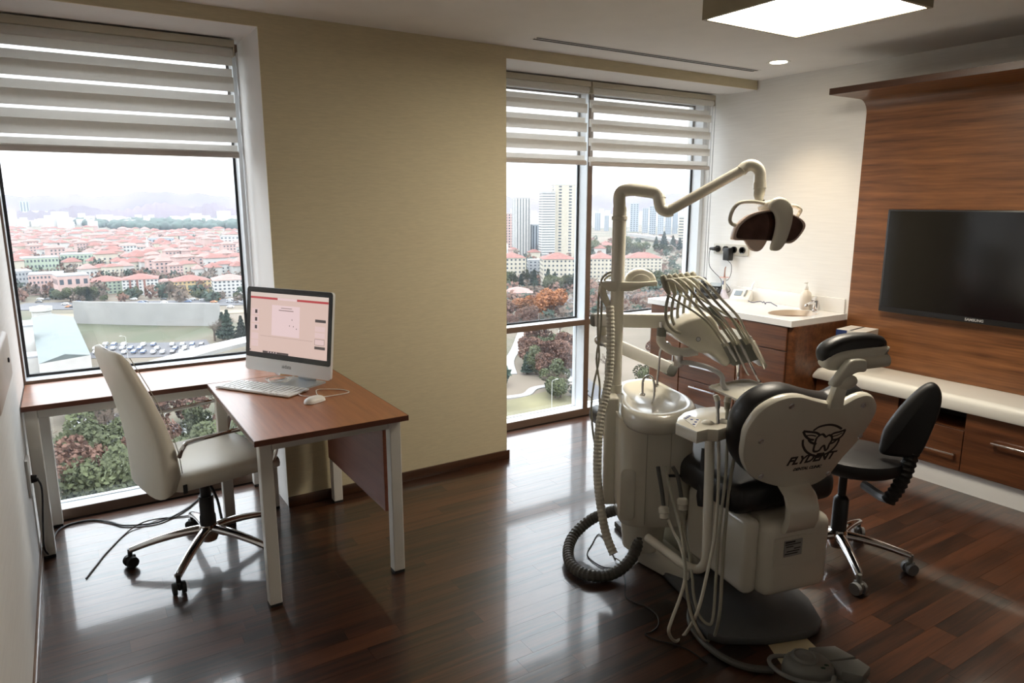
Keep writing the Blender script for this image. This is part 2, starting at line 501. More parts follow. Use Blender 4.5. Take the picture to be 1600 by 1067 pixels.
# ------------------------------------------------------------------ windows
def window(name, x0, x1, mulls, zt=(0.717, 0.757), jamb_l=0.0, jamb_r=0.0):
    w = structure(link(name, None)); w.empty_display_size = 0.05
    d = YG + 0.03 - YF
    yc = (YF + YG + 0.03) / 2
    def bar(nm, ax, bx, az, bz, shade_strip=True):
        o = MB().box(((ax + bx) / 2, yc + 0.004, (az + bz) / 2), (bx - ax, d - 0.008, bz - az), bev=0.002, seg=1).obj(nm, M['frame_white'], w)
        if shade_strip: MB().box(((ax + bx) / 2, YF + 0.002, (az + bz) / 2), (bx - ax, 0.004, bz - az), bev=0.001, seg=1).obj('shade_strip', M['frame_shade'], o)  # added dark strip standing in for the shaded front of the bar
        return o
    bar('bottom_rail', x0, x1, 0.0, 0.055)
    bar('top_rail', x0, x1, 2.40, ZL)
    if jamb_l: bar('jamb', x0, x0 + jamb_l, 0.055, 2.40)
    if jamb_r: bar('jamb', x1 - jamb_r, x1, 0.055, 2.40, shade_strip=False)
    xs = [x0 + jamb_l] + [v for m in mulls for v in m] + [x1 - jamb_r]
    for m in mulls: bar('mullion', m[0], m[1], 0.055, 2.40)
    for i in range(0, len(xs), 2):
        a, b = xs[i], xs[i + 1]
        bar('transom', a, b, zt[0], zt[1])
        for z0, z1 in ((0.055, zt[0]), (zt[1], 2.40)):
            MB().box(((a + b) / 2, YG, (z0 + z1) / 2), (b - a, 0.012, z1 - z0)).obj('pane', M['glass'], w)
            g = MB(); t = 0.013 if z0 > 0.5 else 0.005
            for q in (((a + t / 2), t, (z0 + z1) / 2, z1 - z0), ((b - t / 2), t, (z0 + z1) / 2, z1 - z0)):
                g.box((q[0], YG - 0.012, q[2]), (q[1], 0.012, q[3]))
            for zz in (z0 + t / 2, z1 - t / 2):
                g.box(((a + b) / 2, YG - 0.012, zz), (b - a - 2 * t, 0.012, t))
            g.obj('gasket', M['gasket'] if z0 > 0.5 else M['frame_white'], w, smooth=0)
    return w
window('window_1', XL, X1, [], jamb_l=0.01, jamb_r=0.03)
window('window_2', X2, XR, [(3.283, 3.326)], jamb_l=0.04, jamb_r=0.04)

# ------------------------------------------------------------------ zebra roller blinds
def blind(x0, x1, zb, gap, label, chain_side, y=4.02, period=0.128):
    t = thing('roller_blind', label, 'blind', ((x0 + x1) / 2, y, 2.45), 0, 'striped roller blinds at the windows')
    w = x1 - x0
    MB().box((0, 0.01, -0.022), (w + 0.02, 0.07, 0.036), bev=0.004).obj('head_rail', M['blind_rail'], t)
    MB().tube([(-w / 2, 0.0, -0.062), (w / 2, 0.0, -0.062)], 0.022, 16).obj('roller', M['blind'], t)
    for sx in (-1, 1):
        MB().box((sx * (w / 2 + 0.006), 0.004, -0.052), (0.006, 0.055, 0.06), bev=0.002).obj('end_bracket', M['blind_rail'], t)
    zt, z0 = -0.062, zb - 2.45
    MB().box((0, 0.013, (zt + z0) / 2), (w - 0.004, 0.0008, zt - z0)).obj('sheer_cloth', M['sheer'], t, smooth=0)
    band = (period - gap) * 0.62
    z = z0 + 0.068 + gap - period
    zmin = z0 + 0.03
    while z < zt - 0.02:
        zz = min(z + band, zt)
        if zz > zmin: MB().box((0, 0.0, (max(z, zmin) + zz) / 2), (w - 0.004, 0.0012, zz - max(z, zmin))).obj('fabric_band', M['blind'], t, smooth=0)
        a2, b2 = max(zmin, z + band * 0.62), min(z + period - gap, zt)
        if a2 < zt - 0.01 and b2 > a2:
            MB().box((0, 0.024, (a2 + b2) / 2), (w - 0.004, 0.0012, b2 - a2)).obj('fabric_band', M['blind'], t, smooth=0)
        z += period
    MB().box((0, 0.004, z0 + 0.016), (w, 0.02, 0.026), bev=0.004).obj('bottom_bar', M['blind_bar'], t)
    MB().box((0, 0.004, z0 + 0.032), (w - 0.004, 0.005, 0.008)).obj('fabric_hem', M['blind'], t, smooth=0)
    if chain_side:
        cx = chain_side * (w / 2 + 0.022)
        zc0, zc1 = -0.06, -1.55
        MB().tube([(cx, -0.012, zc0), (cx, -0.012, zc1), (cx, 0.0, zc1 - 0.02), (cx, 0.014, zc1), (cx, 0.014, zc0)], 0.0028, 6).obj('bead_chain', M['steel'], t)
    return t
blind(XL + 0.02, 0.835, 1.858, 0.012, 'wide striped roller blind half lowered over the window beside the desk', 1)
blind(2.30, 3.165, 1.885, 0.028, 'striped roller blind half lowered next to the beige pillar', 0)
blind(3.20, 4.40, 1.880, 0.040, 'striped roller blind half lowered beside the white wall', 1)

# ------------------------------------------------------------------ ceiling fittings
t = thing('ceiling_light_panel', 'square box ceiling light with glowing warm white diffuser', 'ceiling light', (2.868, 2.07, ZC), 0)
MB().loft([[(p[0], p[1], z) for p in rect_pts(-s, s, -s, s, 0.004, 1)] for s, z in ((0.335, 0), (0.335, -0.085), (0.318, -0.085), (0.318, -0.076))], cap0=True, cap1=False).obj('housing', mat('lamp_housing_taupe', (0.30, 0.26, 0.18), 0.45), t, smooth=0)
MB().box((0, 0, -0.079), (0.634, 0.634, 0.004)).obj('diffuser', lamp_mat('panel_glow', (1.0, 0.90, 0.74), 26.0), t, smooth=0)
t = thing('downlight', 'round recessed ceiling downlight glowing above the washbasin counter', 'downlight', (4.03, 3.14, ZC), 0)
MB().lathe([(0.052, -0.001), (0.072, -0.004), (0.075, -0.001), (0.075, 0.0)], 32).obj('trim_ring', M['white_plastic'], t)
MB().lathe([(0.0, -0.0022), (0.053, -0.0022), (0.053, -0.0005)], 32).obj('lens', lamp_mat('downlight_glow', (1.0, 0.85, 0.62), 14.0), t)
sp = bpy.data.lights.new('downlight_beam', 'SPOT'); sp.energy = 22; sp.color = (1.0, 0.78, 0.52); sp.spot_size = radians(95); sp.spot_blend = 0.7; sp.shadow_soft_size = 0.045
so = link('downlight_beam', sp, t); so.location = (0, 0, -0.02)
t = thing('air_vent', 'long double slot air diffuser in the ceiling above the window', 'vent', (3.235, 3.42, ZC), 0)
for dy in (-0.017, 0.017):
    MB().box((0, dy, -0.0018), (1.83, 0.019, 0.0034)).obj('slot', M['gasket'], t, smooth=0)
for dy in (-0.033, 0.0, 0.033):
    MB().box((0, dy, -0.001), (1.85, 0.013 if dy else 0.013, 0.002)).obj('slot_rail', M['ceiling'], t, smooth=0)

# ------------------------------------------------------------------ wood panel wall with canopy, television
YP = 2.775
t = thing('wood_panelling', 'dark walnut wall panelling curving forward into a canopy shelf at the top', 'wall panel', (XR, YP, 0))
prof = [(-0.006, 0.5665), (-0.036, 0.5665), (-0.036, 2.19)]
for k in range(1, 7):
    a = radians(90 * k / 6); prof.append((-0.036 - 0.085 * (1 - cos(a)), 2.19 + 0.085 * sin(a)))
prof += [(-0.44, 2.275), (-0.44, 2.312), (-0.006, 2.312)]
# profile (x from the wall, z) swept along -y
MB().loft([[(x, 0.0, z) for x, z in prof], [(x, -4.3, z) for x, z in prof]]).obj('panelling', M['wood_panel'], t, smooth=25)
MB().box((-0.442, -2.15, 2.2935), (0.004, 4.3, 0.037)).obj('canopy_edge', wood('canopy_edge_wood', (0.03, 0.011, 0.005), (0.075, 0.028, 0.012), 'Y', 0.4), t, smooth=0)

t = thing('television', 'black flat screen television mounted on the walnut panel', 'television', (XR - 0.04, 1.87, 1.265))
MB().box((-0.035, 0, 0), (0.035, 1.33, 0.645), bev=0.006).obj('casing', M['black_plastic'], t)
MB().box((-0.0535, 0, 0.012), (0.003, 1.30, 0.60)).obj('screen', M['screen_black'], t, smooth=0)
MB().box((-0.0155, 0, 0.0), (0.03, 0.4, 0.3)).obj('wall_mount', M['black_plastic'], t, smooth=0)
def text_mesh(name, s, size, material, parent, Mx, ext=0.0004, bold=0.0, shear=0.0, spacing=1.0):
    cu = bpy.data.curves.new(name, 'FONT'); cu.body = s; cu.size = size; cu.extrude = ext; cu.offset = bold
    cu.shear = shear; cu.space_character = spacing; cu.align_x = 'CENTER'; cu.align_y = 'CENTER'; cu.resolution_u = 3
    tmp = bpy.data.objects.new(name, cu); col.objects.link(tmp)
    dg = bpy.context.evaluated_depsgraph_get()
    me = bpy.data.meshes.new_from_object(tmp.evaluated_get(dg))
    bpy.data.objects.remove(tmp); bpy.data.curves.remove(cu)
    me.transform(Mx); me.materials.clear(); me.materials.append(material)
    return link(name, me, parent)
# lettering faces -x: text x axis runs along -y, text y axis along +z
FACE_NX = Matrix(((0, 0, -1, 0), (-1, 0, 0, 0), (0, 1, 0, 0), (0, 0, 0, 1)))
text_mesh('lettering', 'SAMSUNG', 0.022, mat('silver_print', (0.5, 0.5, 0.5), 0.4), t, Matrix.Translation((-0.0538, 0.09, -0.305)) @ FACE_NX, bold=0.0004)
# ================================================================== desk corner
ZD = 0.745
def leg(mb_name, x, y, z1, parent, w=0.05, foot=True, z0=0.0):
    o = MB().box((x, y, (z0 + 0.012 + z1) / 2), (w, w, z1 - z0 - 0.012), bev=0.003, seg=1).obj(mb_name, M['white_metal'], parent)
    if foot: MB().box((x, y, z0 + 0.006), (w * 0.96, w * 0.96, 0.012)).obj('foot_cap', M['rubber'], o, smooth=0)
    return o
t = thing('desk', 'cherry topped desk with white square steel legs standing against the beige pillar', 'desk', (0.845, 3.16, 0))
ox, oy = 0.845, 3.16
MB().box((0, 0, ZD - 0.012), (0.63, 1.01, 0.024), bev=0.002, seg=1).obj('desktop', M['cherry'], t)
e = MB()
for sx in (-1, 1): e.box((sx * 0.3155, 0, ZD - 0.012), (0.0015, 1.011, 0.0225))
for sy in (-1, 1): e.box((0, sy * 0.5055, ZD - 0.012), (0.631, 0.0015, 0.0225))
e.obj('edge_band', M['cherry_edge'], t, smooth=0)
for x, y in ((1.122, 2.735), (0.585, 2.755), (1.138, 3.612), (0.578, 3.63)): leg('leg', x - ox, y - oy, ZD - 0.026, t)
zf = ZD - 0.026 - 0.024
for (xa, ya, xb, yb) in ((0.61, 2.745, 1.097, 2.745), (0.605, 3.62, 1.112, 3.62)):
    MB().box(((xa + xb) / 2 - ox, ya - oy, zf), (xb - xa, 0.03, 0.046), bev=0.002, seg=1).obj('apron', M['white_metal'], t)
for xx in (0.581, 1.13):
    MB().box((xx - ox, 3.182 - oy, zf), (0.03, 0.83, 0.046), bev=0.002, seg=1).obj('apron', M['white_metal'], t)
MB().box((1.10 - ox, 3.18 - oy, 0.475), (0.018, 0.80, 0.40), bev=0.001, seg=1).obj('modesty_panel', wood('modesty_laminate', (0.20, 0.06, 0.035), (0.27, 0.09, 0.05), 'Y', 0.45), t)

t = thing('desk_return', 'cherry topped side table along the window joined to the desk', 'desk', (0.32, 3.9, 0))
ox, oy = 0.32, 3.9
MB().box((0, 0, ZD - 0.012), (1.11, 0.46, 0.024), bev=0.002, seg=1).obj('tabletop', M['cherry_x'], t)
e = MB()
e.box((0, -0.2305, ZD - 0.012), (1.111, 0.0015, 0.0225)); e.box((-0.5555, 0, ZD - 0.012), (0.0015, 0.461, 0.0225))
e.obj('edge_band', M['cherry_edge'], t, smooth=0)
for x, y in ((-0.205, 3.735), (-0.175, 4.09), (0.82, 3.715), (0.82, 4.09)): leg('leg', x - ox, y - oy, ZD - 0.026, t)
MB().box((0.31 - ox, 3.735 - oy, zf), (0.98, 0.03, 0.046), bev=0.002, seg=1).obj('apron', M['white_metal'], t)
MB().box((0.32 - ox, 4.09 - oy, zf), (0.95, 0.03, 0.046), bev=0.002, seg=1).obj('apron', M['white_metal'], t)

# ------------------------------------------------------------------ all-in-one computer
NA = atan2(-0.495, -0.869)                     # direction the screen faces
t = thing('computer', 'white all-in-one computer with black bezel and pinkish screen on the desk', 'computer', (0.905, 3.43, ZD), NA + pi / 2)
# local: screen faces -y, x to the viewer's right
tilt = Matrix.Translation((0, -0.03, 0.268)) @ Matrix.Rotation(radians(-7), 4, 'X')
W, HH = 0.56, 0.415
def rr(x0, x1, z0, z1, r, y, n=5): return [(p[0], y, p[1]) for p in rect_pts(x0, x1, z0, z1, r, n)]
body = MB().loft([rr(-W / 2, W / 2, -HH / 2, HH / 2, 0.016, -0.008), rr(-W / 2, W / 2, -HH / 2, HH / 2, 0.016, 0.006), rr(-W / 2 + 0.03, W / 2 - 0.03, -HH / 2 + 0.04, HH / 2 - 0.03, 0.03, 0.03), rr(-0.1, 0.1, -0.1, 0.1, 0.04, 0.042)], tilt)
alu = mat('silver_white_shell', (0.74, 0.75, 0.75), 0.3, var=0.01)
body.obj('body', alu, t)
MB().loft([rr(-W / 2 + 0.001, W / 2 - 0.001, -HH / 2 + 0.066, HH / 2 - 0.001, 0.015, -0.0081), rr(-W / 2 + 0.001, W / 2 - 0.001, -HH / 2 + 0.066, HH / 2 - 0.001, 0.015, -0.0095)], tilt).obj('bezel', mat('bezel_black', (0.008, 0.008, 0.009), 0.1), t, smooth=0)
def emis(name, c, s=0.42):
    m = bpy.data.materials.new(name); m.use_nodes = True
    b = m.node_tree.nodes['Principled BSDF']
    b.inputs['Base Color'].default_value = (0.02, 0.02, 0.02, 1); b.inputs['Roughness'].default_value = 0.15
    b.inputs['Emission Color'].default_value = tuple(c) + (1,); b.inputs['Emission Strength'].default_value = s
    return m
SX0, SX1, SZ0, SZ1 = -W / 2 + 0.028, W / 2 - 0.024, -HH / 2 + 0.092, HH / 2 - 0.026
scr = MB().box(((SX0 + SX1) / 2, -0.0098, (SZ0 + SZ1) / 2), (SX1 - SX0, 0.0006, SZ1 - SZ0), M=tilt).obj('screen', emis('screen_page', (0.80, 0.58, 0.51), 0.50), t, smooth=0)
def sq(nm, u0, u1, v0, v1, m, lift=0.0003):    # u,v in 0..1 of the screen, v from the top
    a, b = SX0 + (SX1 - SX0) * u0, SX0 + (SX1 - SX0) * u1
    c, d = SZ1 - (SZ1 - SZ0) * v1, SZ1 - (SZ1 - SZ0) * v0
    MB().box(((a + b) / 2, -0.0102 - lift, (c + d) / 2), (b - a, 0.0003, d - c), M=tilt).obj(nm, m, scr, smooth=0)
red = emis('screen_red', (0.62, 0.07, 0.08)); pale = emis('screen_pale', (0.88, 0.66, 0.66), 0.52); dk = emis('screen_dark', (0.08, 0.06, 0.06)); mid = emis('screen_grey', (0.42, 0.30, 0.29))
tile = emis('screen_tile', (0.85, 0.62, 0.60), 0.50)
sq('title_strip', 0, 1, 0, 0.065, emis('screen_strip', (0.80, 0.66, 0.58), 0.5))
sq('menu_bar', 0, 0.36, 0.07, 0.105, red); sq('menu_bar', 0.61, 1, 0.07, 0.105, red); sq('menu_tab', 0.36, 0.61, 0.07, 0.105, pale)
sq('slide_page', 0.29, 0.65, 0.19, 0.69, pale)
sq('slide_text', 0.41, 0.55, 0.225, 0.237, mid, 0.0006); sq('slide_text', 0.38, 0.57, 0.262, 0.277, mid, 0.0006)
for u, v in ((0.55, 0.40), (0.52, 0.50), (0.57, 0.505), (0.61, 0.54)): sq('slide_mark', u, u + 0.008, v, v + 0.018, dk, 0.0006)
sq('divider', 0.14, 0.82, 0.715, 0.719, mid)
for v in (0.27, 0.40, 0.53, 0.68, 0.80): sq('thumbnail', 0.02, 0.115, v, v + 0.105, tile)
for v in (0.29, 0.42, 0.55): sq('thumbnail_picture', 0.065, 0.095, v, v + 0.06, dk, 0.0006)
for v in (0.47, 0.57): sq('side_tile', 0.845, 0.965, v, v + 0.08, tile)
for v in (0.36, 0.79): sq('side_banner', 0.845, 0.975, v, v + 0.045, dk)
sq('selected_tile', 0.845, 0.965, 0.67, 0.77, mid); sq('selected_tile_face', 0.85, 0.96, 0.678, 0.762, tile, 0.0006)
sq('task_bar', 0.18, 0.52, 0.965, 1.0, dk)
for k in range(4): sq('task_icon', 0.25 + 0.035 * k, 0.262 + 0.035 * k, 0.972, 0.988, pale, 0.0006)
sq('corner_icon', 0.0, 0.015, 0.96, 0.985, dk)
text_mesh('lettering', 'aidata', 0.026, mat('grey_print', (0.25, 0.26, 0.27), 0.4), t, tilt @ Matrix.Translation((0.0, -0.0084, -HH / 2 + 0.036)) @ Matrix.Rotation(pi / 2, 4, 'X'), bold=0.0003)
st = MB().loft([[(x, y, 0.0) for x, y in rect_pts(-0.115, 0.115, -0.11, 0.09, 0.012)], [(x, y, 0.007) for x, y in rect_pts(-0.115, 0.115, -0.11, 0.09, 0.012)]])
st.obj('stand_foot', mat('stand_alu', (0.42, 0.46, 0.50), 0.3, metal=0.4), t)
MB().loft([rr(-0.06, 0.06, 0.004, 0.010, 0.002, 0.075, 2), [(p[0], 0.070 - 0.035 * k, p[1]) for k in (1,) for p in rect_pts(-0.055, 0.055, 0.13, 0.15, 0.004, 2)], rr(-0.05, 0.05, 0.23, 0.26, 0.004, 0.012, 2)]).obj('stand_neck', alu, t)

# keyboard
kp0, kp1, kp3 = Vector((0.549, 3.558)), Vector((0.81, 3.175)), Vector((0.927, 3.29))
ang = atan2((kp1 - kp0).y, (kp1 - kp0).x)
t = thing('keyboard', 'slim white keyboard lying at the desk edge before the computer', 'keyboard', (0.735, 3.415, ZD), ang)
MB().prism(rect_pts(-0.225, 0.225, -0.075, 0.075, 0.008, 3), 0.003, 0.011, bev=0.002).obj('tray', alu, t)
keys = MB()
for r in range(6):
    xs, n = -0.218, 15 if r != 0 else 9
    for c in range(n):
        kw = 0.0262 if not (r == 0 and c == 4) else 0.14
        w_ = kw if r else (0.14 if c == 4 else 0.0345)
        if xs + w_ > 0.219: break
        keys.box((xs + w_ / 2 + 0.001, -0.062 + r * 0.0235, 0.0125), (w_ - 0.004, 0.0205, 0.003), bev=0.001, seg=1)
        xs += w_ + 0.0022
ko = keys.obj('keys', M['white_plastic'], t); ko['kind'] = 'stuff'
t = thing('mouse', 'small white mouse on the desk in front of the keyboard', 'mouse', (0.885, 3.065, ZD), radians(25))
rings = []
for k in range(9):
    u = k / 8; x = -0.056 + 0.112 * u
    w_ = 0.030 * sqrt(max(0.02, 1 - (2 * u - 1) ** 4)); h_ = 0.028 * sqrt(max(0.03, 1 - (2 * u - 0.9) ** 2 * 0.75)) * (0.35 if k in (0, 8) else 1)
    rings.append([(x, w_ * cos(a) if True else 0, max(0.001, 0.002 + h_ * max(0, sin(a)))) for a in [2 * pi * j / 16 for j in range(16)]])
MB().loft(rings).obj('shell', M['white_plastic'], t, smooth=60)
MB().tube([(0.05, 0, 0.012), (0.09, 0.01, 0.004), (0.19, -0.02, 0.003), (0.21, 0.05, 0.003), (0.15, 0.14, 0.004), (0.10, 0.10, 0.004), (0.06, 0.05, 0.004), (0.03, 0.12, 0.004), (0.06, 0.2, 0.004), (0.0, 0.17, 0.004), (-0.03, 0.22, 0.004)], 0.0021, 6, sub=8).obj('cable', M['cable_white'], t)
cd = MB()
cc = Vector((0.83, 3.47, ZD + 0.009))
rc = random.Random(3)
pts = []
for k in range(16):
    a = k * 1.7
    pts.append(cc + Vector((0.075 * cos(a) * (0.6 + 0.5 * rc.random()), 0.05 * sin(a) * (0.6 + 0.6 * rc.random()), 0.003 + 0.022 * rc.random())))
cd.tube(pts, 0.002, 6, sub=6)
tag(cd.obj('cable_bundle', M['cable_white']), 'tangled thin white cables under the computer', 'cable')

# ------------------------------------------------------------------ cream office chair
FA = radians(12)
t = thing('office_chair', 'cream leather high-back office chair with chrome arms and star base at the desk', 'chair', (0.435, 3.34, 0), FA - pi / 2)
def sect(y, z, w, th, tiltdeg, n=20, dish=0.0, e=3.2):
    """super-ellipse ring: w wide in x, th thick along the tilted normal"""
    out = []
    c, s_ = cos(radians(tiltdeg)), sin(radians(tiltdeg))
    for k in range(n):
        a = 2 * pi * k / n
        cx, sx = cos(a), sin(a)
        x = w / 2 * abs(cx) ** (2 / e) * (1 if cx >= 0 else -1)
        q = th / 2 * abs(sx) ** (2 / e) * (1 if sx >= 0 else -1)
        if sx > 0: q -= dish * (1 - (2 * x / w) ** 2)
        out.append((x, y + q * c, z + q * s_))
    return out
back = [(-0.205, 0.415, 0.30, 0.05, 35), (-0.215, 0.43, 0.44, 0.11, 25), (-0.205, 0.50, 0.475, 0.125, 14), (-0.212, 0.60, 0.485, 0.115, 16), (-0.235, 0.72, 0.47, 0.10, 18), (-0.268, 0.84, 0.44, 0.088, 20), (-0.303, 0.94, 0.405, 0.078, 20), (-0.325, 1.005, 0.37, 0.066, 18), (-0.335, 1.035, 0.32, 0.042, 16), (-0.338, 1.045, 0.22, 0.015, 16)]
b_o = MB().loft([sect(*q, dish=0.018) for q in back]).obj('backrest', M['cream_leather'], t, smooth=60)
for sx in (-1, 1):
    MB().tube([(sx * q[2] * 0.485, q[0] + q[3] * 0.30, q[1] + 0.02) for q in back[2:8]], 0.0018, 6, sub=4).obj('seam', mat('seam_thread', (0.45, 0.42, 0.34), 0.6), b_o)
seat_sec = []
for y_, z_, w_, th_ in ((-0.20, 0.455, 0.40, 0.07), (-0.17, 0.465, 0.475, 0.10), (-0.05, 0.47, 0.50, 0.11), (0.12, 0.472, 0.50, 0.11), (0.22, 0.465, 0.49, 0.10), (0.262, 0.452, 0.46, 0.07), (0.275, 0.445, 0.40, 0.03)):
    seat_sec.append([(p[0], y_, z_ + (p[1])) for p in [(w_ / 2 * abs(cos(a)) ** 0.55 * (1 if cos(a) >= 0 else -1), th_ / 2 * abs(sin(a)) ** 0.6 * (1 if sin(a) >= 0 else -1)) for a in [2 * pi * k / 24 for k in range(24)]]])
MB().loft(seat_sec).obj('seat', M['cream_leather'], t, smooth=60)
MB().box((-0.243, -0.165, 0.452), (0.004, 0.018, 0.04), bev=0.002).obj('brand_tag', M['ink'], t)
MB().box((0.243, -0.165, 0.452), (0.004, 0.018, 0.04), bev=0.002).obj('brand_tag', M['ink'], t)
for sx in (-1, 1):
    x = sx * 0.258
    MB().tube([(x - sx * 0.02, -0.175, 0.595), (x, -0.165, 0.635), (x, -0.13, 0.655), (x, 0.05, 0.662), (x, 0.20, 0.665), (x, 0.245, 0.645), (x, 0.248, 0.60), (x, 0.225, 0.50), (x - sx * 0.02, 0.20, 0.455)], 0.0095, 10, sub=6).obj('armrest', M['chrome'], t)
MB().box((0, 0.02, 0.402), (0.20, 0.22, 0.035), bev=0.01).obj('seat_mechanism', M['black_plastic'], t)
MB().box((0.0, 0.16, 0.405), (0.08, 0.07, 0.05), bev=0.015).obj('tension_knob', M['black_plastic'], t)
MB().lathe([(0.0, 0.10), (0.036, 0.10), (0.036, 0.20), (0.032, 0.21), (0.032, 0.30), (0.024, 0.30), (0.024, 0.39), (0.0, 0.39)], 20).obj('gas_lift', M['black_plastic'], t)
MB().tube([(0.03, 0.0, 0.39), (0.13, 0.0, 0.33), (0.17, 0.0, 0.24)], 0.006, 8, sub=5).obj('height_lever', M['black_plastic'], t)
def star_base(t, angs, R, zh, zt, leg_mat, caster_mats, r0=0.022, wheel=0.027, rz=0.0):
    MB().lathe([(0.0, zh - 0.045), (0.034, zh - 0.045), (0.044, zh - 0.02), (0.044, zh + 0.025), (0.032, zh + 0.04), (0.0, zh + 0.04)], 20).obj('hub', leg_mat, t)
    for a in angs:
        d = Vector((cos(a), sin(a), 0)); nrm = Vector((-sin(a), cos(a), 0))
        rings = []
        for k in range(9):
            u = k / 8
            p = d * (0.03 + (R - 0.03) * u) + Vector((0, 0, zh + 0.012 - (zh + 0.012 - zt) * u ** 1.8))
            w_, h_ = 0.026 - 0.009 * u, 0.020 - 0.006 * u
            rings.append([tuple(p + nrm * (w_ * cos(b)) + Vector((0, 0, h_ * sin(b)))) for b in [2 * pi * j / 12 for j in range(12)]])
        lo = MB().loft(rings).obj('star_leg', leg_mat, t, smooth=60)
        c = d * R
        cm = MB()
        cm.cyl((c.x, c.y, wheel * 1.6), (c.x, c.y, zt + 0.006), 0.010, n=10)
        cm.box((c.x, c.y, wheel * 1.45), (0.046, 0.018, wheel * 1.3), bev=0.008, rot=(0, 0, a + 0.6))
        ca = cm.obj('caster', caster_mats[0], t)
        ax = Vector((cos(a + 0.6 + pi / 2), sin(a + 0.6 + pi / 2), 0))
        for s_ in (-1, 1):
            m0 = c + ax * (s_ * 0.010) + Vector((0, 0, wheel)); m1 = c + ax * (s_ * 0.026) + Vector((0, 0, wheel))
            MB().cyl(m0, m1, wheel, wheel * 0.93, n=20).obj('wheel', caster_mats[1], ca)
star_base(t, [radians(a) - (FA - pi / 2) for a in (167, 239, 311, 23, 95)], 0.335, 0.125, 0.082, M['chrome'], (M['black_plastic'], M['rubber']))

# ------------------------------------------------------------------ things on the left wall, cords
t = thing('control_box', 'beige wall-mounted box with a small dark button on the left wall', 'wall box', (XL, 2.70, 1.108))
MB().box((0.02, 0, 0), (0.04, 0.60, 0.165), bev=0.014, seg=3).obj('cover', mat('wall_box_beige', (0.66, 0.58, 0.52), 0.4), t)
MB().lathe([(0.0, 0.0), (0.008, 0.0), (0.009, 0.004), (0.0, 0.006)], 14, M=Matrix.Translation((0.04, 0.165, 0.0)) @ Matrix.Rotation(pi / 2, 4, 'Y')).obj('button', M['ink'], t)
t = thing('power_socket', 'white wall socket with a black plug under the side table', 'socket', (XL, 3.56, 0.46))
MB().box((0.006, 0, 0), (0.012, 0.09, 0.17), bev=0.004).obj('plate', M['white_plastic'], t)
MB().tube([(0.012, 0.02, -0.02), (0.034, 0.02, -0.02)], [0.019, 0.015], 14).obj('plug', M['black_plastic'], t)
MB().tube([(0.034, 0.02, -0.02), (0.045, 0.03, -0.08), (0.03, 0.06, -0.25), (0.02, 0.10, -0.38), (0.03, 0.16, -0.447)], 0.004, 8, sub=6).obj('plug_lead', M['cable_black'], t)
cz = 0.006
tag(MB().tube([(-0.205, 3.74, cz + 0.01), (-0.17, 4.02, cz), (-0.04, 4.06, cz), (0.05, 3.98, cz), (0.115, 3.89, cz), (0.24, 3.84, cz), (0.33, 3.87, cz), (0.42, 3.95, cz), (0.50, 4.06, cz)], 0.0048, 8, sub=7).obj('extension_cord', M['cable_black']), 'black power cord snaking over the floor behind the office chair', 'cord')
tag(MB().tube([(-0.07, 3.40, 0.004), (-0.03, 3.50, 0.004), (0.02, 3.62, 0.004), (0.115, 3.80, 0.004), (0.19, 3.86, 0.013), (0.27, 3.89, 0.004), (0.36, 3.86, 0.004), (0.46, 3.83, 0.004)], 0.0034, 8, sub=7).obj('extension_lead', mat('brown_cord', (0.06, 0.035, 0.025), 0.5)), 'thin dark brown cord crossing the black cord on the floor', 'cord')
# ================================================================== dental unit
CO, CA = Vector((2.2, 1.53, 0)), radians(12)            # dental chair: base point and turn of its long axis
AX = Vector((sin(CA), cos(CA), 0)); AR = Vector((cos(CA), -sin(CA), 0))
def plane_frame(p0, n):
    n = Vector(n).normalized()
    u = Vector((0, 0, 1)).cross(n).normalized(); v = n.cross(u)
    return Matrix(((u.x, v.x, n.x, p0.x), (u.y, v.y, n.y, p0.y), (u.z, v.z, n.z, p0.z), (0, 0, 0, 1)))
def on_plane(px, py, F):
    """2-d coordinates in the plane frame F of the spot seen at px,py"""
    o = Vector((0, 0, CAM_H)); d = at(px, py, 1.0) - o
    n = F.to_3x3().col[2]; p0 = F.to_translation()
    w = o + d * ((p0 - o).dot(n) / d.dot(n))
    l = F.inverted() @ w
    return (l.x, l.y)
def on_plane_off(px, py, F, dz):
    """world point seen at px,py on the plane F moved dz along its normal"""
    o = Vector((0, 0, CAM_H)); d = at(px, py, 1.0) - o
    n = F.to_3x3().col[2]; p0 = F.to_translation() + n * dz
    return o + d * ((p0 - o).dot(n) / d.dot(n))
def smooth_poly(pts, n=4): return [(p.x, p.y) for p in catmull([Vector((a, b, 0)) for a, b in pts], n, closed=True)]
def facing(turn=0.0, tip=0.0):
    """unit vector towards the camera side, turned to the right by turn and tipped up by tip (radians)"""
    a = YAW + turn
    return Vector((-sin(a) * cos(tip), -cos(a) * cos(tip), sin(tip)))
def place(t): return Matrix.Translation(t.location).inverted() if abs(t.rotation_euler.z) < 1e-9 else (Matrix.Translation(t.location) @ Euler((0, 0, t.rotation_euler.z)).to_matrix().to_4x4()).inverted()
def wobj(mb, name, m, parent, smooth=35):
    """object given in world coordinates, stored in its parent's local space"""
    I = place(parent)
    mb.v = [tuple(I @ Vector(v)) for v in mb.v]
    return mb.obj(name, m, parent, smooth)
def wsub(mb, name, m, thing_, part, smooth=35):
    I = place(thing_)
    mb.v = [tuple(I @ Vector(v)) for v in mb.v]
    return mb.obj(name, m, part, smooth)
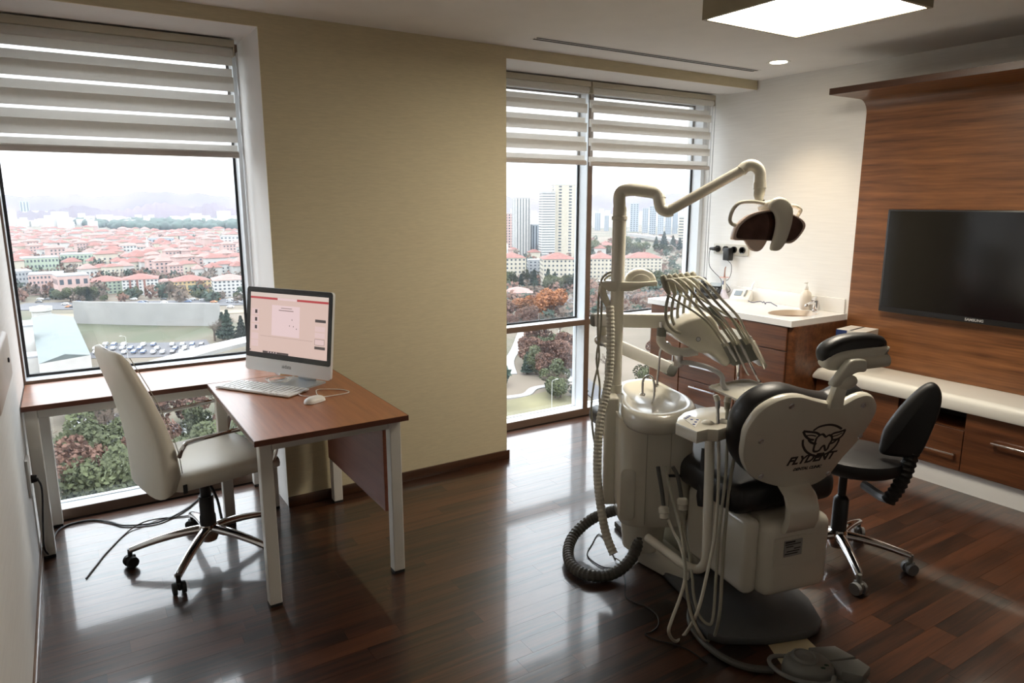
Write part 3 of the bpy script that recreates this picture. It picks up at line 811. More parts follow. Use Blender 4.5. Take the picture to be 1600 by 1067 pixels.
def ribbed(pts, r, step, depth, n=12, sub=10):
    """corrugated hose"""
    p = catmull(pts, sub)
    acc, q = 0.0, [p[0]]
    out = [p[0]]
    for a, b in zip(p, p[1:]):
        L = (b - a).length; k = 0.0
        while acc + (L - k) >= step:
            k += step - acc; acc = 0.0
            out.append(a + (b - a) * (k / L))
        acc += L - k
    rs = [r if i % 2 else r - depth for i in range(len(out))]
    return MB().tube(out, rs, n)

# ------------------------------------------------------------------ chair
chair = thing('dental_chair', 'cream dental chair seen from behind with printed clinic logo and black upholstery', 'dental chair', CO, -CA)
pl = [onz(a, b, 0.03) for a, b in ((1078, 935), (1090, 972), (1106, 990), (1130, 997), (1200, 998), (1262, 988), (1279, 980), (1284, 968), (1264, 935))]
pl += [CO + AR * 0.30 + AX * 0.55, CO + AR * 0.28 + AX * 1.0, CO - AR * 0.18 + AX * 1.0, CO - AR * 0.21 + AX * 0.55]
wobj(MB().prism([(p.x, p.y) for p in pl], 0.0, 0.034, bev=0.008), 'base_plate', M['plate_grey'], chair)
MB().box((0.062, 0.22, 0.295), (0.315, 0.46, 0.31), bev=0.045, seg=4).obj('motor_housing', M['cream'], chair)
MB().box((-0.118, 0.235, 0.30), (0.075, 0.40, 0.315), bev=0.034, seg=4).obj('side_cover', M['cream'], chair)
MB().box((0.04, 0.62, 0.25), (0.30, 0.42, 0.42), bev=0.04, seg=3).obj('lift_column', M['cream_dull'], chair)
lp = MB().box((0.036, -0.012, 0.335), (0.20, 0.004, 0.115), bev=0.001, seg=1).obj('name_plate_recess', M['cream_dull'], chair)
pp = MB().box((0.022, -0.0155, 0.345), (0.085, 0.002, 0.066)).obj('rating_plate', mat('plate_silver', (0.33, 0.33, 0.32), 0.4), chair, smooth=0)
mk = MB()
for k, (a, b) in enumerate(((0.0, 0.6), (0.0, 0.95), (0.05, 0.5), (0.55, 0.95), (0.1, 0.9), (0.0, 0.8))):
    mk.box((0.022 - 0.038 + 0.076 * (a + b) / 2, -0.0168, 0.371 - 0.0095 * k), (0.076 * (b - a), 0.0006, 0.004 if k else 0.007))
mk.obj('print_lines', M['ink'], pp, smooth=0)
# curved carrier between housing and backrest
car = []
for y_, z_, th in ((0.075, 0.60, 0.02), (0.03, 0.585, 0.03), (-0.012, 0.555, 0.03), (-0.03, 0.51, 0.028), (-0.03, 0.465, 0.026), (-0.015, 0.425, 0.024), (0.02, 0.405, 0.02)):
    car.append([(x, y_ + dy, z_ + dz) for x, dy, dz in ((-0.03, -th / 2, -th * 0.3), (0.105, -th / 2, -th * 0.3), (0.11, 0, 0), (0.105, th / 2, th * 0.3), (-0.03, th / 2, th * 0.3), (-0.035, 0, 0))])
MB().loft(car).obj('back_carrier', M['cream'], chair, smooth=60)
# backrest shell, leaning towards the camera
lean = radians(20)
NB = (-AX) * cos(lean) + Vector((0, 0, -sin(lean)))
FB = plane_frame(at(1240, 760, 2.66), NB)
shell_px = [(1163, 696), (1168, 673), (1187, 646), (1210, 630), (1232, 622), (1255, 621), (1277, 627), (1311, 634), (1322, 632), (1338, 623), (1354, 618), (1366, 621), (1372, 633), (1369, 648), (1358, 667), (1340, 692), (1318, 716), (1302, 737), (1288, 750), (1268, 760), (1240, 763), (1212, 761), (1180, 750), (1166, 734), (1161, 716)]
shell2 = smooth_poly([on_plane(a, b, FB) for a, b in shell_px], 3)
sh = wobj(MB().prism(shell2, -0.035, 0.0, FB, bev=0.012), 'backrest_shell', M['cream'], chair)
cx_, cy_ = sum(p[0] for p in shell2) / len(shell2), sum(p[1] for p in shell2) / len(shell2)
cush = [(cx_ + (x - cx_) * 1.0 - 0.002, cy_ + (y - cy_) * 1.0 - 0.004) for x, y in shell2]
wobj(MB().prism(cush, -0.125, -0.03, FB, bev=0.03), 'back_cushion', M['black_leather'], chair, smooth=60)
for a, b in ((1237, 634.5), (1349, 633), (1189, 689), (1344, 681), (1189, 744), (1294, 739.5)):
    q = on_plane(a, b, FB)
    sc_ = wsub(MB().lathe([(0.0, 0.0012), (0.004, 0.0012), (0.005, 0.0035), (0.0085, 0.004), (0.0115, 0.001), (0.0115, -0.004)], 18, M=FB @ Matrix.Translation((q[0], q[1], 0))), 'screw', M['steel'], chair, sh)
logo = MB()
def crop(x, y): return (1120 + 0.225 * x, 500 + 0.225 * y)
def stroke(pts, w=0.0046, sub=5):
    p = [on_plane(*crop(*q), FB) for q in pts]
    c = catmull([Vector((a, b, 0)) for a, b in p], sub) if len(p) > 2 else [Vector((a, b, 0)) for a, b in p]
    L, R_ = [], []
    for i in range(len(c)):
        tn = (c[min(i + 1, len(c) - 1)] - c[max(i - 1, 0)]).normalized(); nn = Vector((-tn.y, tn.x, 0))
        L.append(c[i] + nn * w); R_.append(c[i] - nn * w)
    vs = [(p.x, p.y, 0.0004) for p in L] + [(p.x, p.y, 0.0004) for p in R_] + [(p.x, p.y, -0.002) for p in L] + [(p.x, p.y, -0.002) for p in R_]
    n = len(c); fs = []
    for i in range(n - 1):
        fs += [(i + 1, i, n + i, n + i + 1), (2 * n + i, 2 * n + i + 1, i + 1, i), (n + i, 3 * n + i, 3 * n + i + 1, n + i + 1)]
    logo.add(vs, [tuple(reversed(f)) for f in fs], FB)
stroke([(670, 768), (715, 740), (780, 727), (830, 735), (868, 756)])
stroke([(598, 830), (598, 872), (620, 912), (660, 937), (705, 943), (765, 925), (815, 885), (842, 845), (849, 818)])
stroke([(600, 772), (640, 776), (690, 782), (716, 798)]); stroke([(600, 772), (614, 803), (640, 826), (674, 833)]); stroke([(622, 803), (655, 800), (690, 806)], 0.0025); stroke([(636, 830), (655, 850), (690, 862)])
stroke([(893, 761), (855, 775), (815, 785), (790, 800)]); stroke([(893, 761), (872, 800), (842, 823), (805, 833)]); stroke([(872, 782), (835, 800), (800, 808)], 0.0025); stroke([(835, 828), (808, 850), (776, 860)])
stroke([(716, 798), (738, 793), (757, 811), (778, 799), (797, 806), (799, 832), (782, 860), (768, 893), (752, 903), (745, 872), (728, 882), (712, 903), (690, 913), (671, 906), (680, 862), (692, 822), (716, 798)])
lg = wsub(logo, 'logo', M['ink'], chair, sh, smooth=0)
def plane_text(s, p0, p1, size, bold, shear):
    a, b = Vector(on_plane(*p0, FB)), Vector(on_plane(*p1, FB))
    mid_, ang_ = (a + b) / 2, atan2((b - a).y, (b - a).x)
    Mx = place(chair) @ FB @ Matrix.Translation((mid_.x, mid_.y, 0.0004)) @ Matrix.Rotation(ang_, 4, 'Z')
    o = text_mesh('lettering', s, size, M['ink'], sh, Matrix.Identity(4), bold=bold, shear=shear)
    me = o.data
    xs = [v.co.x for v in me.vertices]; k = (b - a).length / (max(xs) - min(xs))
    me.transform(Mx @ Matrix.Diagonal((k, k, 1, 1)))
plane_text('FLYDENT', (1229, 722.5), (1304, 710.5), 0.04, 0.0015, 0.2)
plane_text('DENTAL CLINIC', (1239, 734), (1283, 728), 0.02, 0.0008, 0.2)
# seat and leg cushions beyond the backrest
def cushion(name, x0, x1, y0, y1, z0, z1, bev):
    MB().box(((x0 + x1) / 2, (y0 + y1) / 2, (z0 + z1) / 2), (x1 - x0, y1 - y0, z1 - z0), bev=bev, seg=4).obj(name, M['black_leather'], chair, smooth=60)
cushion('seat_cushion', -0.20, 0.30, 0.06, 0.78, 0.46, 0.59, 0.05)
cushion('leg_cushion', -0.15, 0.29, 0.80, 1.40, 0.44, 0.54, 0.04)
MB().box((0.05, 0.72, 0.452), (0.36, 1.1, 0.03), bev=0.012).obj('seat_frame', M['cream_dull'], chair)
# armrest hanging beside the seat
wobj(MB().tube([at(1101, 700, 2.84), at(1099, 740, 2.84), at(1098, 775, 2.84), at(1098, 790, 2.84)], [0.012, 0.016, 0.026, 0.022], 12, sub=4), 'armrest', M['black_leather'], chair, smooth=60)
# headrest
FH = plane_frame(at(1335, 560, 2.44), facing(radians(-10)))
hc = smooth_poly([on_plane(a, b, FH) for a, b in ((1290, 556), (1294, 545), (1306, 535), (1325, 527), (1352, 523.5), (1374, 524), (1388, 529), (1391, 538), (1386, 546), (1350, 558), (1316, 566), (1299, 575), (1292, 568))], 3)
hd = wobj(MB().prism(hc, -0.075, -0.002, FH, bev=0.022), 'headrest_cushion', M['black_leather'], chair, smooth=60)
hs = smooth_poly([on_plane(a, b, FH) for a, b in ((1291, 571), (1297, 558), (1315, 549), (1345, 544), (1388, 540.5), (1390, 548), (1385, 556), (1386, 567), (1376, 572), (1345, 577), (1318, 579), (1298, 579))], 3)
hsh = wobj(MB().prism(hs, -0.06, 0.006, FH, bev=0.014), 'headrest_shell', M['cream_dull'], chair, smooth=60)
def hp(px, py, dz=0.0): return on_plane_off(px, py, FH, dz)
wobj(MB().tube([hp(1338, 567, -0.004), hp(1342, 567, -0.004), hp(1344, 567, -0.004), hp(1385, 562, -0.004)], [0.021, 0.021, 0.024, 0.024], 20), 'headrest_barrel', M['cream_dull'], chair)
wobj(MB().prism(smooth_poly([on_plane(a, b, FH) for a, b in ((1290, 597), (1296, 601), (1303, 598), (1318, 584), (1330, 578), (1342, 576), (1343, 560), (1330, 558), (1318, 561), (1304, 578))], 3), 0.008, 0.042, FH, bev=0.007), 'headrest_link', M['cream_dull'], chair, smooth=50)
wobj(MB().ball((0, 0, 0), (0.037, 0.022, 0.025), M=Matrix.Translation(hp(1323, 597, 0.03)) @ Matrix.Rotation(-YAW, 4, 'Z') @ Matrix.Rotation(radians(-15), 4, 'Y')), 'locking_knob', M['cream_dull'], chair)
wobj(MB().prism([on_plane(a, b, FH) for a, b in ((1311, 596), (1325, 603), (1319, 630), (1318, 640), (1297, 640), (1299, 628))], -0.03, 0.0, FH, bev=0.003), 'headrest_post', M['cream_dull'], chair)
q = on_plane(1311, 562, FH)
wsub(MB().lathe([(0.0, 0.003), (0.006, 0.003), (0.008, 0.0), (0.008, -0.004)], 14, M=FH @ Matrix.Translation((q[0], q[1], 0))), 'screw', M['steel'], chair, hsh)

# ------------------------------------------------------------------ spittoon unit with post
UC = Vector((2.07, 2.14, 0))
UR = Vector((_rt.x, _rt.y, 0)); UF = Vector((sin(YAW), cos(YAW), 0))
unit = thing('spittoon_unit', 'cream spittoon cabinet with rinsing bowl and tall lamp post beside the dental chair', 'spittoon', UC, -YAW)
# local: x right, y away from the camera
def body_ring(z, s, dx=0.0): return [(p[0] * s + dx, p[1] * s, z) for p in rect_pts(-0.150, 0.172, -0.125, 0.15, 0.085, 6)]
MB().loft([body_ring(0.262, 0.90), body_ring(0.275, 0.95), body_ring(0.35, 0.985), body_ring(0.60, 1.0), body_ring(0.735, 1.0)]).obj('cabinet', M['cream'], unit, smooth=50)
for x, y_ in ((-0.04, -0.1265), (0.06, -0.1265)):
    MB().box((x, y_, 0.5), (0.0022, 0.002, 0.44)).obj('seam', M['hose_grey'], unit, smooth=0)
MB().prism(rect_pts(-0.062, 0.0, 0.0, 0.23, 0.02, 4), 0.0, 0.006, Matrix(((1, 0, 0, -0.085), (0, 0, -1, -0.121), (0, 1, 0, 0.30), (0, 0, 0, 1))), bev=0.003).obj('access_panel', M['cream'], unit)
MB().box((0.085, -0.1262, 0.502), (0.085, 0.004, 0.012)).obj('hose_slot', M['gasket'], unit, smooth=0)
MB().box((-0.165, 0.09, 0.545), (0.062, 0.10, 0.50), bev=0.012, seg=3).obj('post_channel', M['cream'], unit)
bowl_px = [(964, 605), (969, 597), (986, 592.5), (1008, 591), (1027, 595), (1043, 603), (1060, 611.5), (1076, 620), (1086, 630), (1086, 638), (1078, 645), (1055, 652), (1026, 654), (997, 650), (978, 641), (971, 630), (972, 619), (966, 612)]
bo = [onz(a, b, 0.785) for a, b in bowl_px]
bo = [Vector((p.x, p.y, 0)) for p in catmull([Vector((p.x, p.y, 0)) for p in bo], 3, closed=True)]
bc = sum(bo, Vector()) / len(bo)
def bring(s, z, sh=0.0): return [tuple(bc + (p - bc) * s + UF * (-sh) + Vector((0, 0, z))) for p in bo]
wobj(MB().loft([bring(0.80, 0.70), bring(0.93, 0.708), bring(1.0, 0.728), bring(1.015, 0.752), bring(1.0, 0.775), bring(0.96, 0.788), bring(0.88, 0.793), bring(0.79, 0.787), bring(0.68, 0.768), bring(0.45, 0.755), bring(0.15, 0.752)]), 'bowl', M['cream'], unit, smooth=60)
def w(px, py, d): return at(px, py, d)
f0 = onz(1026, 604, 0.785); f1 = onz(1004, 618, 0.785)
dep0 = (f0 - Vector((0, 0, CAM_H))).dot(_fw); dep1 = (f1 - Vector((0, 0, CAM_H))).dot(_fw)
fo = wobj(MB().tube([f0, w(1029, 575, dep0), w(1032, 548, dep0), w(1036, 538, dep0), w(1042, 535, dep0), w(1047, 540, dep0), w(1047.5, 552, dep0)], 0.0058, 10, sub=6), 'cup_filler', M['chrome'], unit)
wsub(MB().lathe([(0.0, 0.0), (0.012, 0.0), (0.012, 0.008), (0.007, 0.014), (0.0, 0.014)], 14, M=Matrix.Translation(f0)), 'spout_base', M['chrome'], unit, fo)
fo = wobj(MB().tube([f1, w(1004, 604, dep1), w(1005, 594, dep1), w(1010, 588, dep1), w(1017, 588, dep1), w(1022, 598, dep1), w(1022, 618, dep1), w(1018, 632, dep1), w(1015, 636, dep1)], 0.0052, 10, sub=6), 'bowl_rinse_spout', M['chrome'], unit)
wsub(MB().lathe([(0.0, 0.0), (0.013, 0.0), (0.013, 0.008), (0.007, 0.012), (0.0, 0.012)], 14, M=Matrix.Translation(f1)), 'spout_base', M['chrome'], unit, fo)
# post, collar and swan-neck for the lamp
PX = Vector((2.028, 2.34, 0))
post = wobj(MB().cyl(PX + Vector((0, 0, 0.80)), PX + Vector((0, 0, 1.61)), 0.0295, n=24), 'post', M['cream'], unit)
wsub(MB().lathe([(0.0295, 0.0), (0.034, 0.002), (0.034, 0.016), (0.0295, 0.018)], 24, M=Matrix.Translation(PX + Vector((0, 0, 1.555)))), 'collar', M['cream'], unit, post)
wsub(MB().lathe([(0.0, 0.0), (0.033, 0.0), (0.033, 0.04), (0.0, 0.04)], 24, M=Matrix.Translation(PX + Vector((0, 0, 0.79)))), 'post_socket', M['cream_dull'], unit, post)
# floor junction box
fj = [onz(a, b, 0.0) for a, b in ((995, 880), (1040, 905), (1075, 918))] + [CO + AR * -0.13 + AX * 0.40, CO + AR * -0.13 + AX * 0.78, Vector((2.16, 2.36, 0))]
wobj(MB().prism([(p.x, p.y) for p in fj], 0.0, 0.115, bev=0.02), 'floor_box', M['cream_dull'], unit)
wobj(MB().cyl(UC + Vector((0.02, 0.05, 0.10)), UC + Vector((0.02, 0.05, 0.30)), 0.09, 0.11, n=20), 'pedestal', M['cream_dull'], unit)
# clamp arm with hose reel
D3 = 3.08
FC = plane_frame(at(980, 447, D3 - 0.035), facing())
cl = [on_plane(a, b, FC) for a, b in ((938, 441), (952, 440), (1000, 441), (1026, 439), (1028, 441), (1027, 447), (1008, 448), (988, 455), (962, 456), (950, 455), (940, 446))]
wobj(MB().prism(cl, -0.09, 0.0, FC, bev=0.004), 'hose_clamp', M['cream'], unit)
rl = [on_plane(1003 + 24.5 * cos(radians(a)), 440 - 19 * sin(radians(a)), FC) for a in range(0, 181, 15)]
rlo = wobj(MB().prism(rl, -0.075, -0.02, FC, bev=0.008), 'hose_reel', M['cream'], unit, smooth=60)
rl2 = [on_plane(1003 + 15 * cos(radians(a)), 440 - 11 * sin(radians(a)), FC) for a in range(0, 181, 15)]
wsub(MB().prism(rl2, -0.02, -0.014, FC, bev=0.003), 'reel_boss', M['cream'], unit, rlo)
wobj(MB().tube([at(943, 446, D3), at(941, 455, D3), at(947, 470, D3 + 0.01), at(953, 482, D3 + 0.02)], [0.016, 0.018, 0.016, 0.012], 12, sub=5), 'hose_neck', M['cream_dull'], unit)
# pair of thin hoses and the corrugated suction hose
wobj(MB().tube([at(962, 424, D3), at(948, 428, D3), at(939, 440, D3), at(935, 470, D3), at(934, 520, D3), at(936, 560, D3), at(928, 600, D3), at(924, 640, D3), at(928, 685, D3 + .02), at(937, 720, D3 + .05)], 0.0048, 8, sub=6), 'thin_hose', M['hose_grey'], unit)
wobj(MB().tube([at(962, 428, D3 + .02), at(950, 432, D3 + .02), at(942, 445, D3 + .02), at(940, 480, D3 + .02), at(938, 520, D3 + .02), at(932, 560, D3 + .02), at(937, 600, D3 + .02), at(937, 628, D3 + .02), at(942, 680, D3 + .08)], 0.0048, 8, sub=6), 'thin_hose', M['hose_grey'], unit)
wobj(ribbed([at(953, 478, 3.02), at(954, 520, 3.02), at(953, 570, 3.02), at(948, 610, 3.0), at(938, 655, 2.97), at(934, 700, 2.95), at(934, 750, 2.93), at(940, 800, 2.90), at(948, 838, 2.88), at(960, 868, 2.85)], 0.0190, 0.008, 0.0024), 'suction_hose', M['hose_cream'], unit, smooth=20)
# thick grey drain hose looping on the floor
zz = [(1004, 795, .27), (975, 794, .235), (930, 808, .15), (900, 832, .085), (888, 858, .045), (894, 884, .03), (922, 899, .028), (958, 896, .03), (985, 874, .075), (999, 842, .16), (1003, 812, .25)]
wobj(ribbed([onz(a, b, z) for a, b, z in zz], 0.0270, 0.0095, 0.0030, n=14, sub=12), 'drain_hose', M['hose_dark'], unit, smooth=20)
# hose couplings hanging from the slot
for pts, con in (([(1028, 729), (1030, 742), (1034, 765), (1037, 790)], (1037, 801)), ([(1051, 729), (1058, 742), (1063, 765), (1065, 783)], (1066, 788))):
    wobj(MB().tube([at(a, b, 2.86) for a, b in pts], 0.0085, 10, sub=5), 'coupling_hose', M['hose_dark'], unit)
    c0, c1 = at(con[0], con[1] - 11, 2.855), at(con[0] + 1, con[1] + 10, 2.855)
    wobj(MB().tube([c0, c0.lerp(c1, 0.15), c0.lerp(c1, 0.5), c0.lerp(c1, 0.55), c0.lerp(c1, 0.9), c1], [0.014, 0.022, 0.022, 0.018, 0.019, 0.012], 14), 'coupling', M['cream'], unit, smooth=50)
wobj(MB().tube([at(1039, 728, 2.86), at(1046, 760, 2.84), at(1056, 800, 2.80), at(1066, 840, 2.72), at(1070, 880, 2.66), at(1072, 915, 2.6), at(1080, 960, 2.55), at(1094, 990, 2.52), onz(1104, 1002, .008), onz(1115, 996, .01), at(1124, 960, 2.52), at(1128, 900, 2.57), at(1132, 840, 2.62), at(1140, 760, 2.66), at(1150, 700, 2.64), at(1159, 674, 2.645)], 0.0062, 8, sub=6), 'instrument_hose', M['hose_grey'], unit)
wobj(MB().tube([at(1044, 812, 2.85), at(1052, 830, 2.83), at(1062, 850, 2.78), at(1070, 880, 2.7), at(1070, 905, 2.62), at(1062, 935, 2.57), at(1049, 970, 2.54), at(1045, 988, 2.53), onz(1056, 1002, .008), onz(1072, 988, .012), at(1090, 955, 2.53), at(1104, 900, 2.57), at(1116, 840, 2.62), at(1122, 770, 2.66), at(1123, 700, 2.60), at(1122, 676, 2.595)], 0.0062, 8, sub=6), 'instrument_hose', M['hose_cream'], unit)
wobj(MB().tube([at(1067, 795, 2.86), at(1069, 830, 2.83), at(1076, 860, 2.78), at(1079, 885, 2.72), at(1082, 905, 2.66), at(1084, 930, 2.6), at(1092, 960, 2.56), at(1106, 975, 2.53), at(1114, 965, 2.54), at(1119, 900, 2.58), at(1124, 830, 2.62), at(1134, 740, 2.63), at(1137, 674, 2.615)], 0.0055, 8, sub=6), 'instrument_hose', M['hose_grey'], unit)
wobj(MB().tube([onz(962, 872, .012), onz(985, 884, .006), onz(1005, 870, .02), onz(1020, 855, .05)], 0.003, 6, sub=6), 'clear_tube', M['cable_white'], unit)
# assistant's holder on a bent post
HZ = 0.83
ah = [onz(a, b, HZ) for a, b in ((1056, 660), (1059, 652), (1068, 644), (1090, 637), (1124, 634), (1146, 638), (1174, 645), (1176, 655), (1160, 662), (1138, 666), (1123, 671), (1106, 670), (1089, 674))]
hold = wobj(MB().prism([(p.x, p.y) for p in ah], 0.782, HZ, bev=0.006), 'assistant_holder', M['cream'], unit)
for a, b in ((1106, 661), (1130, 659), (1148, 655), (1168, 652)):
    c = onz(a, b, HZ)
    wsub(MB().ball((c.x, c.y, HZ - 0.006), (0.026, 0.026, 0.018), 16, 8), 'holder_hump', M['cream'], unit, hold, smooth=60)
kp = [onz(a, b, HZ) for a, b in ((1067, 653), (1076, 648.5), (1094, 656), (1086, 668))]
kpo = wsub(MB().prism([(p.x, p.y) for p in kp], HZ, HZ + 0.0015), 'keypad', M['white_plastic'], unit, hold, smooth=0)
blue = mat('keypad_blue', (0.03, 0.06, 0.32), 0.4)
for i in range(3):
    for j in range(3):
        if (i + j) % 2 == 0 or i == 1:
            c = kp[0].lerp(kp[1], (i + 0.5) / 3).lerp(kp[3].lerp(kp[2], (i + 0.5) / 3), (j + 0.5) / 3)
            wsub(MB().cyl((c.x, c.y, HZ + 0.001), (c.x, c.y, HZ + 0.0028), 0.0052, n=10), 'key', blue, unit, kpo)
wobj(MB().tube([at(1109, 688, 2.68), at(1108, 740, 2.68), at(1106, 800, 2.68), at(1104, 862, 2.68), at(1100, 882, 2.69), at(1088, 889, 2.71), at(1066, 880, 2.74), at(1036, 858, 2.82), at(1012, 840, 2.9)], 0.0185, 16, sub=6), 'holder_post', M['cream'], unit, smooth=60)
for k, (a, tp, bt, hw) in enumerate(((1121, 619, 672, 0.0085), (1136, 622, 672, 0.0105), (1158, 627, 672, 0.0075))):
    dd = (2.592, 2.612, 2.642)[k]
    p0, p1 = at(a, tp, dd), at(a + 1, bt + 6, dd)
    o = wobj(MB().tube([p0, p0.lerp(p1, .15), p0.lerp(p1, .3), p0.lerp(p1, .34), p0.lerp(p1, .75), p1], [hw, hw * 1.15, hw * 1.05, hw * 0.7, hw * 0.8, 0.006], 12), 'suction_handpiece', M['steel'] if k != 1 else M['hose_grey'], unit, smooth=50)
    wsub(MB().tube([at(a - (3 if k == 0 else -2), tp - 2, dd), p0.lerp(p1, .12)], [hw * 1.2, hw * 1.35], 12), 'handpiece_head', M['cream'], unit, o)

# ------------------------------------------------------------------ operating lamp
lamp = thing('operating_lamp', 'cream dental operating lamp with dark reflector on a jointed arm', 'lamp', PX + Vector((0, 0, 1.60)), 0)
def seg(name, pts, r, n=18, sub=6, m='cream'): return wobj(MB().tube(pts, r, n, sub=sub), name, M[m], lamp, smooth=60)
top = PX + Vector((0, 0, 1.605))
dT = (PX + Vector((0, 0, 1.66)) - Vector((0, 0, CAM_H))).dot(_fw)
seg('swan_neck', [top, at(967.5, 312, dT), at(969, 303, dT), at(975, 298, dT - .005), at(988, 296.5, dT - .02), at(1004, 298, dT - .03), at(1021, 300.5, dT - .04), at(1028, 304, dT - .045), at(1031, 312, dT - .05)], 0.0265)
seg('elbow_joint', [at(1029.5, 309, dT - .05), at(1031, 318, dT - .05), at(1034, 326, dT - .05), at(1043, 330, dT - .055), at(1050, 328, dT - .06)], 0.0255)
ar = seg('spring_arm', [at(1046, 329, dT - .06), at(1162, 264, dT - .12)], 0.0215, sub=0)
seg('arm_elbow', [at(1158, 267, dT - .12), at(1164, 261, dT - .12), at(1173, 258, dT - .125), at(1182, 261, dT - .13), at(1187, 269, dT - .13), at(1187.5, 280, dT - .13), at(1187, 290, dT - .13)], 0.0235)
DL = dT - .13
wobj(MB().tube([at(1187, 286, DL), at(1187, 295, DL)], 0.0262, 20), 'lamp_collar', M['cream'], lamp)
wobj(MB().tube([at(1187, 295, DL), at(1186, 304, DL), at(1187, 311, DL), at(1190, 316, DL)], [0.0235, 0.0225, 0.016, 0.012], 18, sub=4), 'lamp_neck', M['cream'], lamp, smooth=60)
wobj(MB().ball(at(1190, 315, DL), 0.013), 'ball_joint', M['chrome'], lamp)
FL = plane_frame(at(1203, 355, DL - 0.03), facing(radians(-8), radians(4)))
def lp_(pts, n=3): return smooth_poly([on_plane(a, b, FL) for a, b in pts], n)
shade_px = [(1145, 371), (1149, 356), (1161, 342), (1176, 333), (1196, 328), (1215, 328), (1233, 332), (1251, 341), (1258.5, 350), (1256, 360), (1245, 374), (1234, 380.5), (1221, 378.5), (1202, 376.5), (1176, 376), (1156, 375.5), (1147, 375)]
sp_ = lp_(shade_px)
scx, scy = sum(p[0] for p in sp_) / len(sp_), sum(p[1] for p in sp_) / len(sp_)
def sring(k, z): return [(scx + (x - scx) * k, scy + (y - scy) * k, z) for x, y in sp_]
pink = mat('lamp_rim', (0.82, 0.66, 0.58), 0.35)
shd = wobj(MB().loft([sring(0.25, -0.115), sring(0.55, -0.105), sring(0.8, -0.08), sring(0.95, -0.04), sring(1.0, 0.0), sring(0.985, 0.004), sring(0.90, 0.003), sring(0.88, -0.004)], FL), 'lamp_head', pink, lamp, smooth=60)
gl = lp_([(1150, 370), (1154, 357), (1166, 345), (1182, 336), (1200, 331.5), (1217, 331), (1233, 334.5), (1248, 343), (1253.5, 353), (1249, 364), (1238, 375), (1223, 377), (1202, 375), (1176, 374), (1158, 373)])
wsub(MB().prism(gl, -0.003, 0.0055, FL), 'reflector', mat('dark_mirror', (0.10, 0.055, 0.045), 0.06, metal=0.85, var=0.5, vscale=14), lamp, shd, smooth=0)
bl = lp_([(1196, 320), (1202, 312), (1212, 309), (1223, 313), (1230.5, 323), (1232, 336), (1228.5, 356), (1221, 378), (1213, 389.5), (1204, 392), (1198, 388), (1204, 367), (1207, 349), (1204.5, 335), (1197, 327)])
wobj(MB().prism(bl, 0.012, 0.045, FL, bev=0.011), 'lamp_shield', M['cream'], lamp, smooth=60)
wobj(MB().prism(lp_([(1199, 317), (1212, 311), (1226, 318), (1228, 328), (1214, 334), (1201, 328)]), -0.09, 0.03, FL, bev=0.01), 'lamp_yoke', M['cream'], lamp, smooth=60)
wobj(MB().prism(lp_([(1169, 374), (1170, 382), (1176, 390), (1184, 393), (1191, 391), (1197, 384), (1199, 374)]), -0.03, -0.01, FL, bev=0.005), 'lower_tab', pink, lamp, smooth=60)
def lq(a, b, z): return on_plane_off(a, b, FL, z)
wobj(MB().tube([lq(1195, 318, -.03), lq(1176, 315, -.02), lq(1156, 317, -.01), lq(1145, 328, -.01), lq(1140.5, 343, -.01), lq(1144, 350, -.01), lq(1152, 352, -.02)], 0.0075, 10, sub=6), 'handle', M['cream_dull'], lamp)
wobj(MB().tube([lq(1228, 321, -.05), lq(1242, 322, -.05), lq(1250.5, 327, -.05), lq(1249, 333, -.05), lq(1245, 339, -.05)], 0.0075, 10, sub=6), 'handle', M['cream_dull'], lamp)

# ------------------------------------------------------------------ doctor's delivery unit on its arm
du = thing('delivery_unit', 'cream instrument delivery unit with whip arms and hoses over the dental chair', 'delivery unit', at(1105, 540, 3.05), 0)
FD = plane_frame(at(1100, 530, 2.97), facing(radians(-6)))
def dpoly(pts, n=0): p = [on_plane(a, b, FD) for a, b in pts]; return smooth_poly(p, n) if n else p
hd_ = wobj(MB().prism(dpoly([(1056, 525), (1056, 515), (1064, 505), (1084, 497), (1104, 492), (1115, 494), (1124, 510), (1131, 532), (1143, 562), (1139, 572), (1131, 572), (1120, 561), (1108, 553), (1094, 552), (1075, 541)], 3), -0.25, 0.0, FD, bev=0.014), 'head', M['cream'], du, smooth=50)
def dq(a, b, z=0.0): return on_plane_off(a, b, FD, z)
bd = dq(1091, 530)
bdm = plane_frame(bd, facing(radians(-6)))
o = wsub(MB().lathe([(0.0, 0.001), (0.0105, 0.001), (0.0105, -0.004)], 20, M=bdm), 'badge', M['grey_plastic'], du, hd_)
wsub(MB().lathe([(0.0055, 0.0018), (0.0075, 0.0018), (0.0075, 0.0), (0.0055, 0.0)], 20, M=bdm), 'badge_ring', M['steel'], du, hd_)
wobj(MB().prism(dpoly([(1126, 537), (1163, 526), (1173, 524.5), (1190, 556), (1182, 561.5), (1145, 571)]), -0.20, 0.012, FD, bev=0.003), 'instrument_rack', M['grey_plastic'], du)
wobj(MB().prism(dpoly([(1173, 531), (1177, 531), (1196, 570), (1193, 574), (1188, 566)]), -0.18, 0.02, FD, bev=0.003), 'rack_side', M['cream'], du)
wobj(MB().prism(dpoly([(1140, 493), (1147, 490), (1166, 518), (1163, 528), (1158, 524)]), -0.26, -0.235, FD, bev=0.002), 'control_panel', mat('panel_dark', (0.05, 0.055, 0.05), 0.25), du)
wobj(MB().tube([dq(1176, 561, -.1), dq(1182, 564, -.1), dq(1188, 569, -.1)], 0.011, 12, sub=3), 'grip', M['cream'], du)
